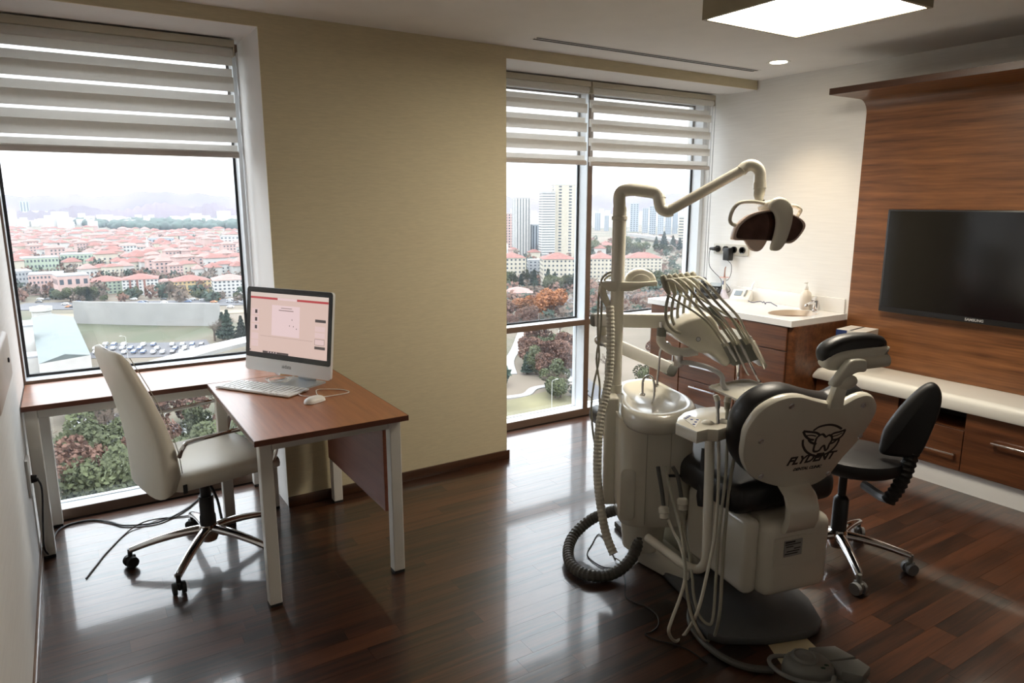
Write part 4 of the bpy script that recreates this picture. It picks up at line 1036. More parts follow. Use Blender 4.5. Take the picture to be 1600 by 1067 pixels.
for k in range(6):
    dx, dz = 9.2 * k, -0.045 * k
    pad = wobj(MB().tube([dq(1035 + dx, 430 - k, dz), dq(1037 + dx, 435 - k, dz), dq(1041 + dx, 448 - k, dz), dq(1045 + dx, 458 - k, dz), dq(1045 + dx, 464 - k, dz)], [0.009, 0.0145, 0.0145, 0.009, 0.006], 12, sub=3), 'whip_paddle', M['hose_grey'], du, smooth=60)
    wobj(MB().tube([dq(1045 + dx, 460 - k, dz), dq(1041 + dx, 478, dz), dq(1040.5 + dx, 495, dz), dq(1045 + dx, 508, dz), dq(1054 + dx, 517, dz), dq(1064 + dx * 0.8, 520, dz)], 0.0068, 10, sub=5), 'whip_arm', M['hose_grey'], du)
    if k < 5:
        e0, e1 = 11.0 * k, 9.6 * k
        wobj(MB().tube([dq(1040 + dx, 437 - k, dz + .01), dq(1050 + e0, 438 - k, dz + .014), dq(1062 + e0, 447 - k, .03), dq(1082 + e0, 472 - 1.5 * k, .04), dq(1109 + e0, 503 - 2 * k, .04), dq(1128 + e1, 526 - 1.5 * k, .035), dq(1138 + e1, 541 - 1.2 * k, .028)], 0.0058, 9, sub=6), 'instrument_hose', M['hose_cream'] if k % 2 == 0 else M['hose_grey'], du)
        if k % 2 == 0: wobj(MB().tube([dq(1044 + dx, 461 - k, dz + .006), dq(1062 + dx, 473 - k, .02), dq(1086 + dx, 488 - k, .024), dq(1108 + e1, 506 - 1.5 * k, .022), dq(1124 + e1, 528 - 1.5 * k, .02), dq(1132 + e1, 541 - 1.2 * k, .015)], 0.0048, 8, sub=6), 'return_hose', M['hose_grey'], du)
for k, (a, b, c, d, r, mm) in enumerate(((1137, 540, 1151, 564, .0062, 'steel'), (1147, 540, 1167, 582, .005, 'steel'), (1157, 538, 1171, 566, .0066, 'steel'), (1173, 530, 1192, 569, .0085, 'cream_dull'))):
    p0, p1 = dq(a, b, .03), dq(c, d, .03)
    ho = wobj(MB().tube([p0, p0.lerp(p1, .3), p0.lerp(p1, .35), p1], [r * .8, r, r * 1.25, r * .8], 12), 'handpiece', M[mm], du)
    if k == 2: wsub(MB().tube([p1, dq(1178, 580, .03), dq(1184, 592, .03), dq(1188, 596, .03)], [.0066, .006, .005, .006], 10, sub=4), 'handpiece_head', M['chrome'], du, ho)
    if k == 1: wsub(MB().tube([p1, dq(1170, 586, .03)], [.004, .005], 8), 'handpiece_head', M['chrome'], du, ho)
    if k == 3: wsub(MB().tube([p1, dq(1195, 576, .03)], [.007, .005], 8), 'handpiece_head', M['steel'], du, ho)
# arm: two beams, bracket and curved tube
def beam(name, p0, p1, hgt, wid, m, bev=0.006):
    d = (p1 - p0); L = d.length; x = d.normalized(); y = Vector((0, 0, 1)).cross(x).normalized(); z = x.cross(y)
    Mx = Matrix(((x.x, y.x, z.x, 0), (x.y, y.y, z.y, 0), (x.z, y.z, z.z, 0), (0, 0, 0, 1)))
    mb = MB().box((0, 0, 0), (L, wid, hgt), bev=bev, seg=3, M=Matrix.Translation((p0 + p1) / 2) @ Mx)
    return wobj(mb, name, M[m], du)
b0, b1 = at(934, 499, 3.34), at(1052, 501, 3.12)
beam('upper_beam', b0, b1, 0.062, 0.07, 'cream')
beam('beam_cap', b0 + (b0 - b1).normalized() * 0.028, b0 + (b1 - b0).normalized() * 0.006, 0.064, 0.074, 'grey_plastic', 0.02)
c0, c1 = at(944, 531, 3.36), at(1050, 577, 3.46)
beam('lower_beam', c0, c1, 0.060, 0.06, 'white_plastic')
beam('beam_cap', c1 + (c0 - c1).normalized() * 0.045, c1 + (c1 - c0).normalized() * 0.02, 0.072, 0.068, 'grey_plastic', 0.02)
wobj(MB().cyl(at(940, 508, 3.345), at(941, 530, 3.355), 0.022, n=16), 'beam_pivot', M['cream_dull'], du)
wobj(MB().ball(at(941, 531, 3.355), (0.04, 0.035, 0.03)), 'pivot_cover', M['steel'], du)
v0 = at(1034, 505, 3.10)
wobj(MB().cyl(at(1034, 503, 3.11), at(1034, 514, 3.11), 0.014, n=14), 'arm_spindle', M['chrome'], du)
wobj(MB().cyl(at(1034, 512, 3.11), at(1033.5, 526, 3.11), 0.021, n=18), 'arm_collar', M['grey_plastic'], du)
wobj(MB().tube([at(1033, 525, 3.11), at(1033, 533, 3.11), at(1040, 542, 3.10), at(1054, 549, 3.08), at(1072, 550.5, 3.06), at(1090, 548, 3.05)], [.020, .020, .019, .019, .020, .020], 16, sub=5), 'curved_arm', M['white_plastic'], du, smooth=60)
# tray carried below
tz = 0.878
tp_ = [onz(a, b, tz) for a, b in ((1108, 603.5), (1112, 601), (1158, 592.5), (1172, 592.5), (1216, 606), (1218, 609), (1170, 626.5), (1160, 627))]
tray = thing('instrument_tray', 'beige square instrument tray hung on a bent arm in front of the dental chair', 'tray', (sum(p.x for p in tp_) / 8, sum(p.y for p in tp_) / 8, tz), 0)
tpp = [(p.x, p.y) for p in tp_]
tcx, tcy = tray.location.x, tray.location.y
def tr_(k, z): return [(tcx + (x - tcx) * k, tcy + (y - tcy) * k, z) for x, y in tpp]
wobj(MB().loft([tr_(0.93, tz - 0.014), tr_(1.0, tz - 0.004), tr_(1.0, tz), tr_(0.96, tz), tr_(0.92, tz - 0.008)]), 'tray_plate', M['cream_dull'], tray)
wobj(MB().loft([tr_(1.004, tz - 0.010), tr_(1.012, tz - 0.006), tr_(1.012, tz - 0.002), tr_(1.004, tz)], cap0=False, cap1=False), 'tray_rim', M['steel'], tray)
mid_ = Vector((tcx, tcy, tz - 0.016))
wobj(MB().tube([at(1061, 566, 3.0), at(1078, 567, 2.98), at(1104, 573, 2.95), at(1122, 582, 2.92), at(1129, 590, 2.91), at(1130, 602, 2.90), mid_ + Vector((-0.04, 0.03, -0.012)), mid_], 0.0105, 12, sub=5), 'tray_arm', mat('arm_grey', (0.52, 0.52, 0.53), 0.35), tray, smooth=60)
wobj(MB().box((0, 0, 0), (0.03, 0.03, 0.05), bev=0.006, M=Matrix.Translation(at(1060, 564, 3.0))), 'arm_mount', M['steel'], tray)
wobj(MB().tube([dq(1152, 566, -.05), dq(1153, 590, -.05)], 0.0045, 10), 'hanger_rod', M['chrome'], tray)

# ------------------------------------------------------------------ foot control, sheet, cables on the floor
pc = onz(1262, 1051, 0.0)
ft = thing('foot_control', 'grey foot control pedal with round button and loop handle on the floor', 'foot control', pc, -YAW)
def fq(a, b, z): return onz(a, b, z)
MB().lathe([(0.0, 0.0), (0.088, 0.0), (0.09, 0.012), (0.084, 0.04), (0.066, 0.052), (0.0, 0.054)], 32, M=Matrix.Diagonal((1.0, 0.85, 1, 1))).obj('pedal_body', M['grey_plastic'], ft, smooth=50)
MB().lathe([(0.044, 0.050), (0.046, 0.058), (0.036, 0.064), (0.034, 0.060), (0.0, 0.066)], 28, M=Matrix.Translation((-0.012, 0.01, 0))).obj('round_button', M['grey_plastic'], ft, smooth=40)
for x0 in (0.02, -0.045):
    pass
MB().prism([(0.03, 0.075), (0.13, 0.085), (0.175, 0.02), (0.07, 0.0)], 0.012, 0.05, bev=0.006).obj('pedal_pad', M['grey_plastic'], ft)
MB().prism([(0.07, -0.005), (0.178, 0.012), (0.20, -0.035), (0.15, -0.085), (0.09, -0.06)], 0.012, 0.05, bev=0.006).obj('pedal_pad', M['grey_plastic'], ft)
MB().prism([(-0.02, 0.07), (0.18, 0.07), (0.19, -0.09), (-0.02, -0.09)], 0.0, 0.012, bev=0.003).obj('pedal_base', M['grey_plastic'], ft)
green = mat('green_key', (0.02, 0.06, 0.045), 0.35)
for a, b in ((-0.02, 0.058), (0.005, 0.05), (0.03, -0.045), (0.048, -0.03)):
    MB().ball((a, b, 0.050), (0.010, 0.006, 0.005), 10, 6).obj('function_key', green, ft)
MB().tube([(-0.05, 0.045, 0.035), (-0.115, 0.04, 0.035), (-0.135, 0.0, 0.035), (-0.11, -0.06, 0.035), (-0.05, -0.098, 0.035), (0.03, -0.105, 0.035), (0.06, -0.07, 0.035)], 0.0075, 8, sub=6).obj('loop_handle', M['grey_plastic'], ft)
tag(MB().tube([onz(1090, 925, .02), onz(1080, 948, .014), onz(1078, 968, .014), onz(1086, 988, .014), onz(1104, 1008, .014), onz(1135, 1030, .014), onz(1170, 1043, .014), onz(1208, 1047, .014)], 0.0125, 10, sub=6).obj('control_cable', M['hose_dark']), 'thick dark cable curving over the floor to the foot control', 'cable')
pq = [onz(a, b, 0) for a, b in ((1193, 997), (1249, 986.5), (1285, 1021), (1222, 1040))]
tag(MB().prism([(p.x, p.y) for p in pq], 0.0004, 0.0014).obj('paper_sheet', M['paper'], smooth=0), 'sheet of yellowish paper lying on the floor under the foot control', 'paper')
tag(MB().tube([onz(a, b, .004) for a, b in ((962, 874), (938, 835), (925, 850), (918, 868), (940, 885), (968, 890), (977, 905), (977, 930), (990, 941), (1010, 948), (1027, 962), (1028, 978), (1018, 987), (1008, 991), (1025, 1000), (1052, 1006), (1080, 1018), (1106, 1036))], 0.0028, 6, sub=6).obj('thin_floor_cable', M['cable_black']), 'thin black cable wandering over the floor beside the drain hose', 'cable')

# ------------------------------------------------------------------ stool
SC = Vector((2.885, 1.74, 0))
stool = thing('stool', 'black doctor stool with round seat, curved backrest and chrome star base', 'stool', SC, 0)
MB().lathe([(0.0, 0.452), (0.17, 0.452), (0.198, 0.468), (0.207, 0.495), (0.20, 0.520), (0.17, 0.532), (0.0, 0.537)], 40, M=Matrix.Translation((0.045, -0.02, 0))).obj('seat', M['black_fabric'], stool, smooth=50)
MB().lathe([(0.0, 0.12), (0.034, 0.12), (0.034, 0.30), (0.028, 0.31), (0.018, 0.32), (0.018, 0.44), (0.0, 0.44)], 20).obj('gas_lift', M['black_plastic'], stool)
MB().box((0.03, -0.01, 0.438), (0.16, 0.12, 0.03), bev=0.008).obj('seat_mechanism', M['black_plastic'], stool)
FS = plane_frame(at(1425, 660, 2.98), facing(radians(18), radians(6)))
sb = smooth_poly([on_plane(a, b, FS) for a, b in ((1377, 709), (1376, 699), (1382, 674), (1398, 650), (1416, 629), (1441, 606), (1458, 598.5), (1469, 605), (1474, 622), (1469, 648), (1456, 680), (1443, 707), (1432, 717), (1411, 716), (1387, 713))], 3)
wobj(MB().prism(sb, -0.055, 0.0, FS, bev=0.02), 'backrest', M['black_fabric'], stool, smooth=60)
def sq_(a, b, z): return on_plane_off(a, b, FS, z)
wobj(ribbed([sq_(1426, 704, -.03), sq_(1416, 735, -.03), sq_(1403, 762, -.04), sq_(1388, 782, -.06)], 0.032, 0.012, 0.006, n=10), 'back_bellows', M['rubber'], stool)
wobj(MB().tube([sq_(1390, 780, -.06), sq_(1378, 776, -.12), sq_(1350, 757, -.22)], 0.022, 8, sub=3), 'back_bracket', M['black_plastic'], stool)
cas = [Vector((2.63, 1.49, 0)), Vector((3.024, 1.518, 0)), Vector((3.206, 1.83, 0))]
grey_wheel = mat('grey_wheel', (0.20, 0.20, 0.20), 0.5)
a0 = atan2(1.518 - SC.y, 3.024 - SC.x)
star_base(stool, [a0 + 2 * pi * k / 5 for k in range(5)], 0.30, 0.115, 0.085, M['chrome'], (M['grey_plastic'], grey_wheel), wheel=0.028)
# ================================================================== washbasin counter along the right wall
cab = thing('base_cabinet', 'walnut base cabinet with drawers and doors under the white worktop', 'cabinet', (4.21, 3.46, 0))
CX0, CX1, CY0, CY1, CZ0, CZ1 = 3.925, XR - 0.003, 2.79, 4.135, 0.13, 0.84
def cl_(x, y, z): return (x - 4.21, y - 3.46, z)
ring = []
for cy, a0, a1 in ((CY1 - 0.04, 90, 180), (CY0 + 0.04, 180, 270)):
    for k in range(6):
        a = radians(a0 + (a1 - a0) * k / 5); ring.append((CX0 + 0.04 + 0.04 * cos(a), cy + 0.04 * sin(a)))
ring = [(CX1, CY1)] + ring + [(CX1, CY0)]
MB().prism([(x - 4.21, y - 3.46) for x, y in ring], CZ0, CZ1).obj('carcass', M['wood_y'], cab, smooth=40)
MB().box(cl_(4.23, 3.46, 0.065), (0.50, 1.26, 0.13)).obj('plinth', M['white_plastic'], cab, smooth=0)
gapm = M['gasket']
def front(name, y0, y1, z0, z1, handle):
    MB().box(cl_(3.9245, (y0 + y1) / 2, (z0 + z1) / 2), (0.003, y1 - y0, z1 - z0)).obj('shadow_gap', gapm, cab, smooth=0)
    d = MB().box(cl_(3.918, (y0 + y1) / 2, (z0 + z1) / 2), (0.016, y1 - y0 - 0.004, z1 - z0 - 0.004), bev=0.0015, seg=1).obj(name, M['wood_y'], cab)
    if handle:
        (hy0, hz0), (hy1, hz1) = handle
        hb = MB().box(cl_(3.886, (hy0 + hy1) / 2, (hz0 + hz1) / 2), (0.012, max(0.012, abs(hy1 - hy0)), max(0.012, abs(hz1 - hz0))), bev=0.003)
        for s_ in (0.12, 0.88):
            hb.box(cl_(3.900, hy0 + (hy1 - hy0) * s_, hz0 + (hz1 - hz0) * s_), (0.022, 0.008, 0.008))
        hb.obj('handle', M['steel'], d)
front('door', 3.775, 4.09, 0.135, 0.836, ((3.815, 0.36), (3.815, 0.52)))
front('drawer', 3.235, 3.77, 0.64, 0.836, ((3.64, 0.735), (3.36, 0.735)))
front('drawer', 3.235, 3.77, 0.31, 0.636, ((3.64, 0.425), (3.36, 0.425)))
front('drawer', 3.235, 3.77, 0.135, 0.306, ((3.64, 0.262), (3.38, 0.262)))
front('drawer', 2.835, 3.23, 0.675, 0.836, None)
front('door', 2.835, 3.23, 0.135, 0.671, ((3.18, 0.30), (3.18, 0.56)))

wt = thing('worktop', 'white solid worktop with moulded oval basin and upstand along the wall', 'worktop', (4.2, 3.465, 0.84))
N_ = 48
bx, by, brx, bry = 0.02, -0.44, 0.19, 0.145
X0, X1_, Y0, Y1 = -0.30, 0.297, -0.665, 0.665
def rect_at(a):
    dx, dy = cos(a), sin(a)
    ts = []
    if dx > 1e-9: ts.append((X1_ - bx) / dx)
    if dx < -1e-9: ts.append((X0 - bx) / dx)
    if dy > 1e-9: ts.append((Y1 - by) / dy)
    if dy < -1e-9: ts.append((Y0 - by) / dy)
    t_ = min(ts); return (bx + dx * t_, by + dy * t_)
angs = sorted([2 * pi * k / N_ for k in range(N_)] + [atan2(y - by, x - bx) % (2 * pi) for x in (X0, X1_) for y in (Y0, Y1)])
outer = [rect_at(a) for a in angs]
inner = [(bx + brx * cos(a), by + bry * sin(a)) for a in angs]
def il(k, z): return [(bx + (x - bx) * k, by + (y - by) * k, z) for x, y in inner]
MB().loft([[(x, y, 0.0) for x, y in inner], [(x, y, 0.0) for x, y in outer], [(x, y, 0.04) for x, y in outer], il(1.04, 0.04), il(1.0, 0.037)], cap0=False, cap1=False).obj('slab', M['solid_white'], wt, smooth=30)
MB().loft([il(1.0, 0.037), il(0.96, 0.02), il(0.88, -0.03), il(0.7, -0.075), il(0.35, -0.09), il(0.08, -0.092)], cap0=False).obj('basin', M['basin'], wt, smooth=60)
MB().box((0.289, 0.0, 0.09), (0.016, 1.30, 0.10), bev=0.003).obj('upstand', M['solid_white'], wt)

ZT = 0.88
t = thing('faucet', 'chrome lever faucet beside the moulded basin', 'faucet', (4.425, 2.995, ZT), 0)
MB().lathe([(0.0, 0.0), (0.024, 0.0), (0.024, 0.006), (0.019, 0.012), (0.019, 0.075), (0.0, 0.078)], 20).obj('body', M['chrome'], t)
MB().tube([(0, 0, 0.055), (-0.06, 0.0, 0.06), (-0.105, 0.0, 0.05), (-0.11, 0, 0.04)], [0.012, 0.011, 0.010, 0.010], 12, sub=4).obj('spout', M['chrome'], t)
MB().box((-0.02, 0.0, 0.088), (0.11, 0.022, 0.010), bev=0.004, rot=(0, radians(-8), radians(25))).obj('lever', M['chrome'], t)
t = thing('soap_bottle', 'round white pump soap bottle behind the faucet', 'bottle', (4.435, 3.085, ZT), 0)
MB().lathe([(0.0, 0.0), (0.036, 0.0), (0.039, 0.006), (0.039, 0.09), (0.034, 0.118), (0.020, 0.135), (0.013, 0.14), (0.013, 0.15), (0.0, 0.15)], 24).obj('flask', mat('soap_plastic', (0.74, 0.68, 0.60), 0.35), t)
pm = MB().lathe([(0.0, 0.15), (0.012, 0.15), (0.011, 0.163), (0.005, 0.166), (0.005, 0.19), (0.0, 0.19)], 16)
pm.box((-0.012, 0, 0.19), (0.04, 0.012, 0.009), bev=0.003)
pm.obj('pump', M['white_plastic'], t)
# desk telephone
t = thing('telephone', 'black desk telephone with grey display at the window end of the worktop', 'telephone', (4.35, 3.915, ZT), radians(-62))
W_ = Matrix(((0, 0, 1, 0), (1, 0, 0, 0), (0, 1, 0, 0), (0, 0, 0, 1)))
MB().prism([(-0.10, 0.0), (0.10, 0.0), (0.10, 0.10), (0.08, 0.105), (-0.10, 0.025)], -0.095, 0.095, W_, bev=0.004).obj('base', M['black_plastic'], t)
sl = atan2(0.08, 0.18)
MB().box((0.045, 0.055, 0.099), (0.09, 0.055, 0.004), rot=(sl, 0, 0)).obj('display', mat('phone_lcd', (0.42, 0.47, 0.50), 0.2), t, smooth=0)
for i in range(3):
    for j in range(4):
        y_ = -0.07 + 0.024 * j
        MB().box((0.015 + 0.026 * i, y_, 0.025 + (y_ + 0.10) * 0.444 + 0.004), (0.018, 0.014, 0.006), bev=0.002, seg=1, rot=(sl, 0, 0)).obj('key', M['grey_plastic'], t)
hs_ = MB().tube([(-0.06, -0.085, 0.055), (-0.06, -0.05, 0.078), (-0.06, 0.03, 0.115), (-0.06, 0.085, 0.128)], [0.024, 0.017, 0.017, 0.024], 12, sub=4)
hs_.obj('handset', M['black_plastic'], t, smooth=60)
# curing light on its stand
t = thing('curing_light', 'white curing light with pink shield standing in its charger', 'curing light', (4.40, 3.80, ZT), 0)
MB().lathe([(0.0, 0.0), (0.042, 0.0), (0.043, 0.006), (0.030, 0.03), (0.020, 0.055), (0.017, 0.07), (0.0, 0.07)], 24).obj('charger', mat('lilac_white', (0.66, 0.63, 0.72), 0.35), t)
MB().lathe([(0.0, 0.06), (0.013, 0.06), (0.015, 0.10), (0.013, 0.155), (0.010, 0.165), (0.0, 0.165)], 16).obj('handle', M['white_plastic'], t)
MB().box((-0.0145, -0.002, 0.125), (0.003, 0.010, 0.03), bev=0.001).obj('button_strip', M['navy'], t)
MB().lathe([(0.0, 0.166), (0.038, 0.166), (0.038, 0.169), (0.0, 0.169)], 24).obj('shield', mat('pink_shield', (0.62, 0.33, 0.28), 0.3), t)
MB().tube([(0, 0, 0.165), (0, 0, 0.20), (0.002, 0, 0.235), (0.01, 0, 0.25)], [0.008, 0.006, 0.005, 0.004], 10, sub=4).obj('light_guide', mat('guide_brown', (0.35, 0.22, 0.18), 0.2), t)
# apex locator
t = thing('apex_locator', 'small white measuring device with sloped screen and probe holder on the worktop', 'device', (4.40, 3.625, ZT), radians(-70))
MB().prism([(-0.055, 0.0), (0.055, 0.0), (0.055, 0.075), (0.035, 0.085), (-0.055, 0.02)], -0.075, 0.075, W_, bev=0.006).obj('case', M['white_plastic'], t)
sl2 = atan2(0.065, 0.09)
MB().box((-0.022, -0.006, 0.060), (0.055, 0.052, 0.003), rot=(sl2, 0, 0)).obj('screen', mat('device_lcd', (0.30, 0.36, 0.42), 0.15), t, smooth=0)
MB().box((-0.055, -0.03, 0.036), (0.022, 0.03, 0.003), rot=(sl2, 0, 0)).obj('orange_key', mat('peach_key', (0.72, 0.42, 0.30), 0.4), t, smooth=0)
MB().box((0.035, -0.005, 0.063), (0.014, 0.07, 0.006), bev=0.002, rot=(sl2, 0, 0)).obj('probe_slot', M['grey_plastic'], t)
MB().tube([(0.062, 0.03, 0.085), (0.066, 0.045, 0.12), (0.075, 0.06, 0.15)], [0.006, 0.004, 0.002], 8, sub=3).obj('probe', M['steel'], t)
rc = random.Random(9)
pts = [Vector((4.38, 3.545, ZT + 0.012)), Vector((4.37, 3.50, ZT + 0.006))]
for k in range(9): pts.append(Vector((4.37 + 0.03 * rc.random(), 3.47 - 0.02 * k + 0.03 * rc.random(), ZT + 0.004 + 0.022 * rc.random())))
pts += [Vector((4.37, 3.27, ZT + 0.004))]
tag(MB().tube(pts, 0.0032, 8, sub=6).obj('probe_lead', mat('lead_navy', (0.04, 0.045, 0.10), 0.4)), 'dark blue probe lead bundled on the worktop beside the measuring device', 'cable')
# socket strip
t = thing('socket_strip', 'four-gang wall socket strip with two black plugs above the worktop', 'socket', (XR, 3.83, 1.262))
MB().box((-0.008, 0, 0), (0.016, 0.345, 0.085), bev=0.004).obj('frame', mat('socket_frame', (0.55, 0.53, 0.47), 0.4), t)
for k in range(4):
    y_ = 0.123 - 0.082 * k
    g = MB().lathe([(0.0, 0.004), (0.021, 0.004), (0.021, 0.016), (0.026, 0.018), (0.026, 0.0), (0.0, 0.0)], 20, M=Matrix.Translation((-0.012, y_, 0)) @ Matrix.Rotation(-pi / 2, 4, 'Y')).obj('outlet', M['black_plastic'], t)
MB().box((-0.045, -0.005, -0.035), (0.055, 0.06, 0.10), bev=0.006).obj('power_adapter', M['black_plastic'], t)
MB().tube([(-0.02, 0.123, 0.0), (-0.05, 0.123, 0.0), (-0.055, 0.15, 0.0), (-0.055, 0.175, -0.0)], [0.018, 0.016, 0.013, 0.010], 12, sub=3).obj('plug', M['black_plastic'], t)
MB().tube([(-0.055, 0.172, 0.0), (-0.05, 0.185, -0.05), (-0.05, 0.175, -0.14), (-0.05, 0.12, -0.19), (-0.06, 0.04, -0.24), (-0.07, 0.0, -0.33), (-0.075, -0.03, -0.374)], 0.0026, 6, sub=6).obj('plug_lead', M['cable_black'], t)
MB().tube([(-0.045, -0.005, -0.085), (-0.04, -0.04, -0.12), (-0.045, -0.045, -0.19), (-0.05, -0.02, -0.24), (-0.04, 0.04, -0.25), (-0.05, -0.02, -0.28), (-0.06, -0.06, -0.32), (-0.05, 0.0, -0.35), (-0.06, 0.04, -0.376)], 0.0026, 6, sub=6).obj('adapter_lead', M['cable_black'], t)

# ------------------------------------------------------------------ bench with drawers below the television
BY1 = 2.782
bench = thing('bench', 'long white lacquered bench slab with rounded edge below the television', 'bench', (4.32, 0.6, 0.48))
prof = [(0.177, 0.0), (0.177, 0.085)]
for k in range(6):
    a = radians(90 + 90 * k / 5); prof.append((-0.145 + 0.035 * cos(a), 0.050 + 0.035 * sin(a)))
prof += [(-0.18, 0.012), (-0.175, 0.0)]
secs = []
for yy, dz in ((-2.15, 0.0), (BY1 - 0.6 - 0.10, 0.0), (BY1 - 0.6 - 0.05, 0.006), (BY1 - 0.6 - 0.02, 0.02), (BY1 - 0.6, 0.045)):
    secs.append([(x, yy, z if z < 0.03 else max(0.02, z - dz)) for x, z in prof])
MB().loft(secs).obj('slab', M['bench_white'], bench, smooth=40)
bc_ = thing('bench_cabinet', 'walnut drawer cabinet under the white bench', 'cabinet', (4.33, 0.6, 0))
def bl_(x, y, z): return (x - 4.33, y - 0.6, z)
MB().box(bl_(4.345, 0.6 + (BY1 - 0.6 - 2.15) / 2 - 0.004, 0.06), (0.29, BY1 - 0.6 + 2.14, 0.12)).obj('plinth', M['white_plastic'], bc_, smooth=0)
NY0, NY1, NZ0, NZ1 = 1.835, 2.215, 0.365, 0.475
cc_ = MB()
for (a, b, c, d) in ((-1.55, NY0, 0.12, 0.479), (NY1, BY1 - 0.004, 0.12, 0.479), (NY0, NY1, 0.12, NZ0)):
    cc_.box(bl_(4.345, (a + b) / 2, (c + d) / 2), (0.30, b - a, d - c))
cc_.obj('carcass', M['wood_y'], bc_, smooth=0)
MB().box(bl_(4.47, (NY0 + NY1) / 2, (NZ0 + 0.48) / 2), (0.02, NY1 - NY0, 0.48 - NZ0)).obj('niche_back', M['gasket'], bc_, smooth=0)
def bfront(name, y0, y1, z0, z1, hz=None, hy=None):
    MB().box(bl_(4.1945, (y0 + y1) / 2, (z0 + z1) / 2), (0.003, y1 - y0, z1 - z0)).obj('shadow_gap', gapm, bc_, smooth=0)
    d = MB().box(bl_(4.185, (y0 + y1) / 2, (z0 + z1) / 2), (0.016, y1 - y0 - 0.004, z1 - z0 - 0.004), bev=0.0015, seg=1).obj(name, M['wood_y'], bc_)
    if hz:
        h = MB().tube([bl_(4.15, hy[0], hz), bl_(4.15, hy[1], hz)], 0.006, 10)
        for yy in (hy[0] + 0.01, hy[1] - 0.01): h.tube([bl_(4.15, yy, hz), bl_(4.178, yy, hz)], 0.008, 10)
        h.obj('handle', M['chrome'], d)
bfront('drawer', NY0, NY1, 0.125, NZ0, 0.222, (1.86, 2.12))
bfront('door', NY1, 2.776, 0.125, 0.478)
bfront('drawer', 1.20, NY0, 0.125, 0.478, 0.343, (1.36, 1.685))
bfront('drawer', 0.55, 1.20, 0.125, 0.478, 0.343, (0.71, 1.04))
bfront('drawer', -0.1, 0.55, 0.125, 0.478, 0.343, (0.06, 0.39))
# carton on the bench
t = thing('glove_carton', 'white and navy carton with a slit lid standing on the bench beside the cabinet', 'box', (4.34, 2.62, 0.567), radians(8))
MB().box((0, 0, 0.125), (0.21, 0.18, 0.25), bev=0.002, seg=1).obj('carton_body', mat('carton_white', (0.62, 0.59, 0.54), 0.6), t)
MB().box((-0.1055, 0.055, 0.125), (0.002, 0.07, 0.246)).obj('navy_print', M['navy'], t, smooth=0)
MB().box((0.0, 0.0, 0.251), (0.20, 0.012, 0.002)).obj('lid_slit', M['ink'], t, smooth=0)
MB().box((-0.1055, -0.06, 0.14), (0.0022, 0.045, 0.20)).obj('tan_print', M['tan_card'], t, smooth=0)
# ================================================================== the city below the windows
GZ = -65.0
rc = random.Random(21)
def g(px, py): return onz(px, py, GZ)
def mpx(p): return (Vector(p) - Vector((0, 0, CAM_H))).dot(_fw) / FPX          # metres per photo pixel at p
def az(p): return -atan2(p[0], p[1])
def ground_mat():
    m = bpy.data.materials.new('city_ground'); m.use_nodes = True
    N, L = m.node_tree.nodes, m.node_tree.links
    b = N['Principled BSDF']; b.inputs['Roughness'].default_value = 0.95
    tc = N.new('ShaderNodeTexCoord')
    n1 = N.new('ShaderNodeTexNoise'); n1.inputs['Scale'].default_value = 0.012; n1.inputs['Detail'].default_value = 8
    r1 = N.new('ShaderNodeValToRGB')
    e = r1.color_ramp.elements
    e[0].position = 0.36; e[0].color = (0.045, 0.05, 0.025, 1); e[1].position = 0.66; e[1].color = (0.12, 0.095, 0.07, 1)
    k = r1.color_ramp.elements.new(0.5); k.color = (0.085, 0.07, 0.048, 1)
    L.new(tc.outputs['Object'], n1.inputs['Vector']); L.new(n1.outputs['Fac'], r1.inputs[0]); L.new(r1.outputs[0], b.inputs['Base Color'])
    return m
structure(MB().box((1500, 3600, GZ - 1.0), (12000, 7150, 2.0)).obj('ground', ground_mat(), smooth=0))

C = {}
for n_, c_ in dict(white=(0.52, 0.51, 0.49), cream=(0.50, 0.46, 0.38), pink=(0.50, 0.36, 0.33), green=(0.36, 0.42, 0.33), yellow=(0.50, 0.38, 0.20), blue=(0.36, 0.40, 0.44), grey=(0.33, 0.34, 0.35), brick=(0.42, 0.22, 0.17), brown=(0.25, 0.12, 0.10)).items():
    C[n_] = mat('facade_' + n_, tuple(v ** 1.1 * 0.80 for v in c_), 0.85, var=0.08, vscale=0.3)
ROOF = mat('red_roof_tiles', (0.15, 0.062, 0.05), 0.85, var=0.2, vscale=0.4)
ROOF2 = mat('faded_roof_tiles', (0.20, 0.115, 0.10), 0.85, var=0.2, vscale=0.4)
GREYROOF = mat('sheet_roof', (0.075, 0.095, 0.095), 0.6, var=0.1, vscale=0.2)
PANE = mat('far_window', (0.05, 0.06, 0.075), 0.25, var=0.1)
ASPH = mat('asphalt', (0.062, 0.062, 0.068), 0.85, var=0.1, vscale=0.1)
CONC = mat('concrete', (0.24, 0.235, 0.225), 0.85, var=0.1, vscale=0.1)
GRASS = mat('winter_grass', (0.10, 0.09, 0.045), 0.95, var=0.35, vscale=0.06)

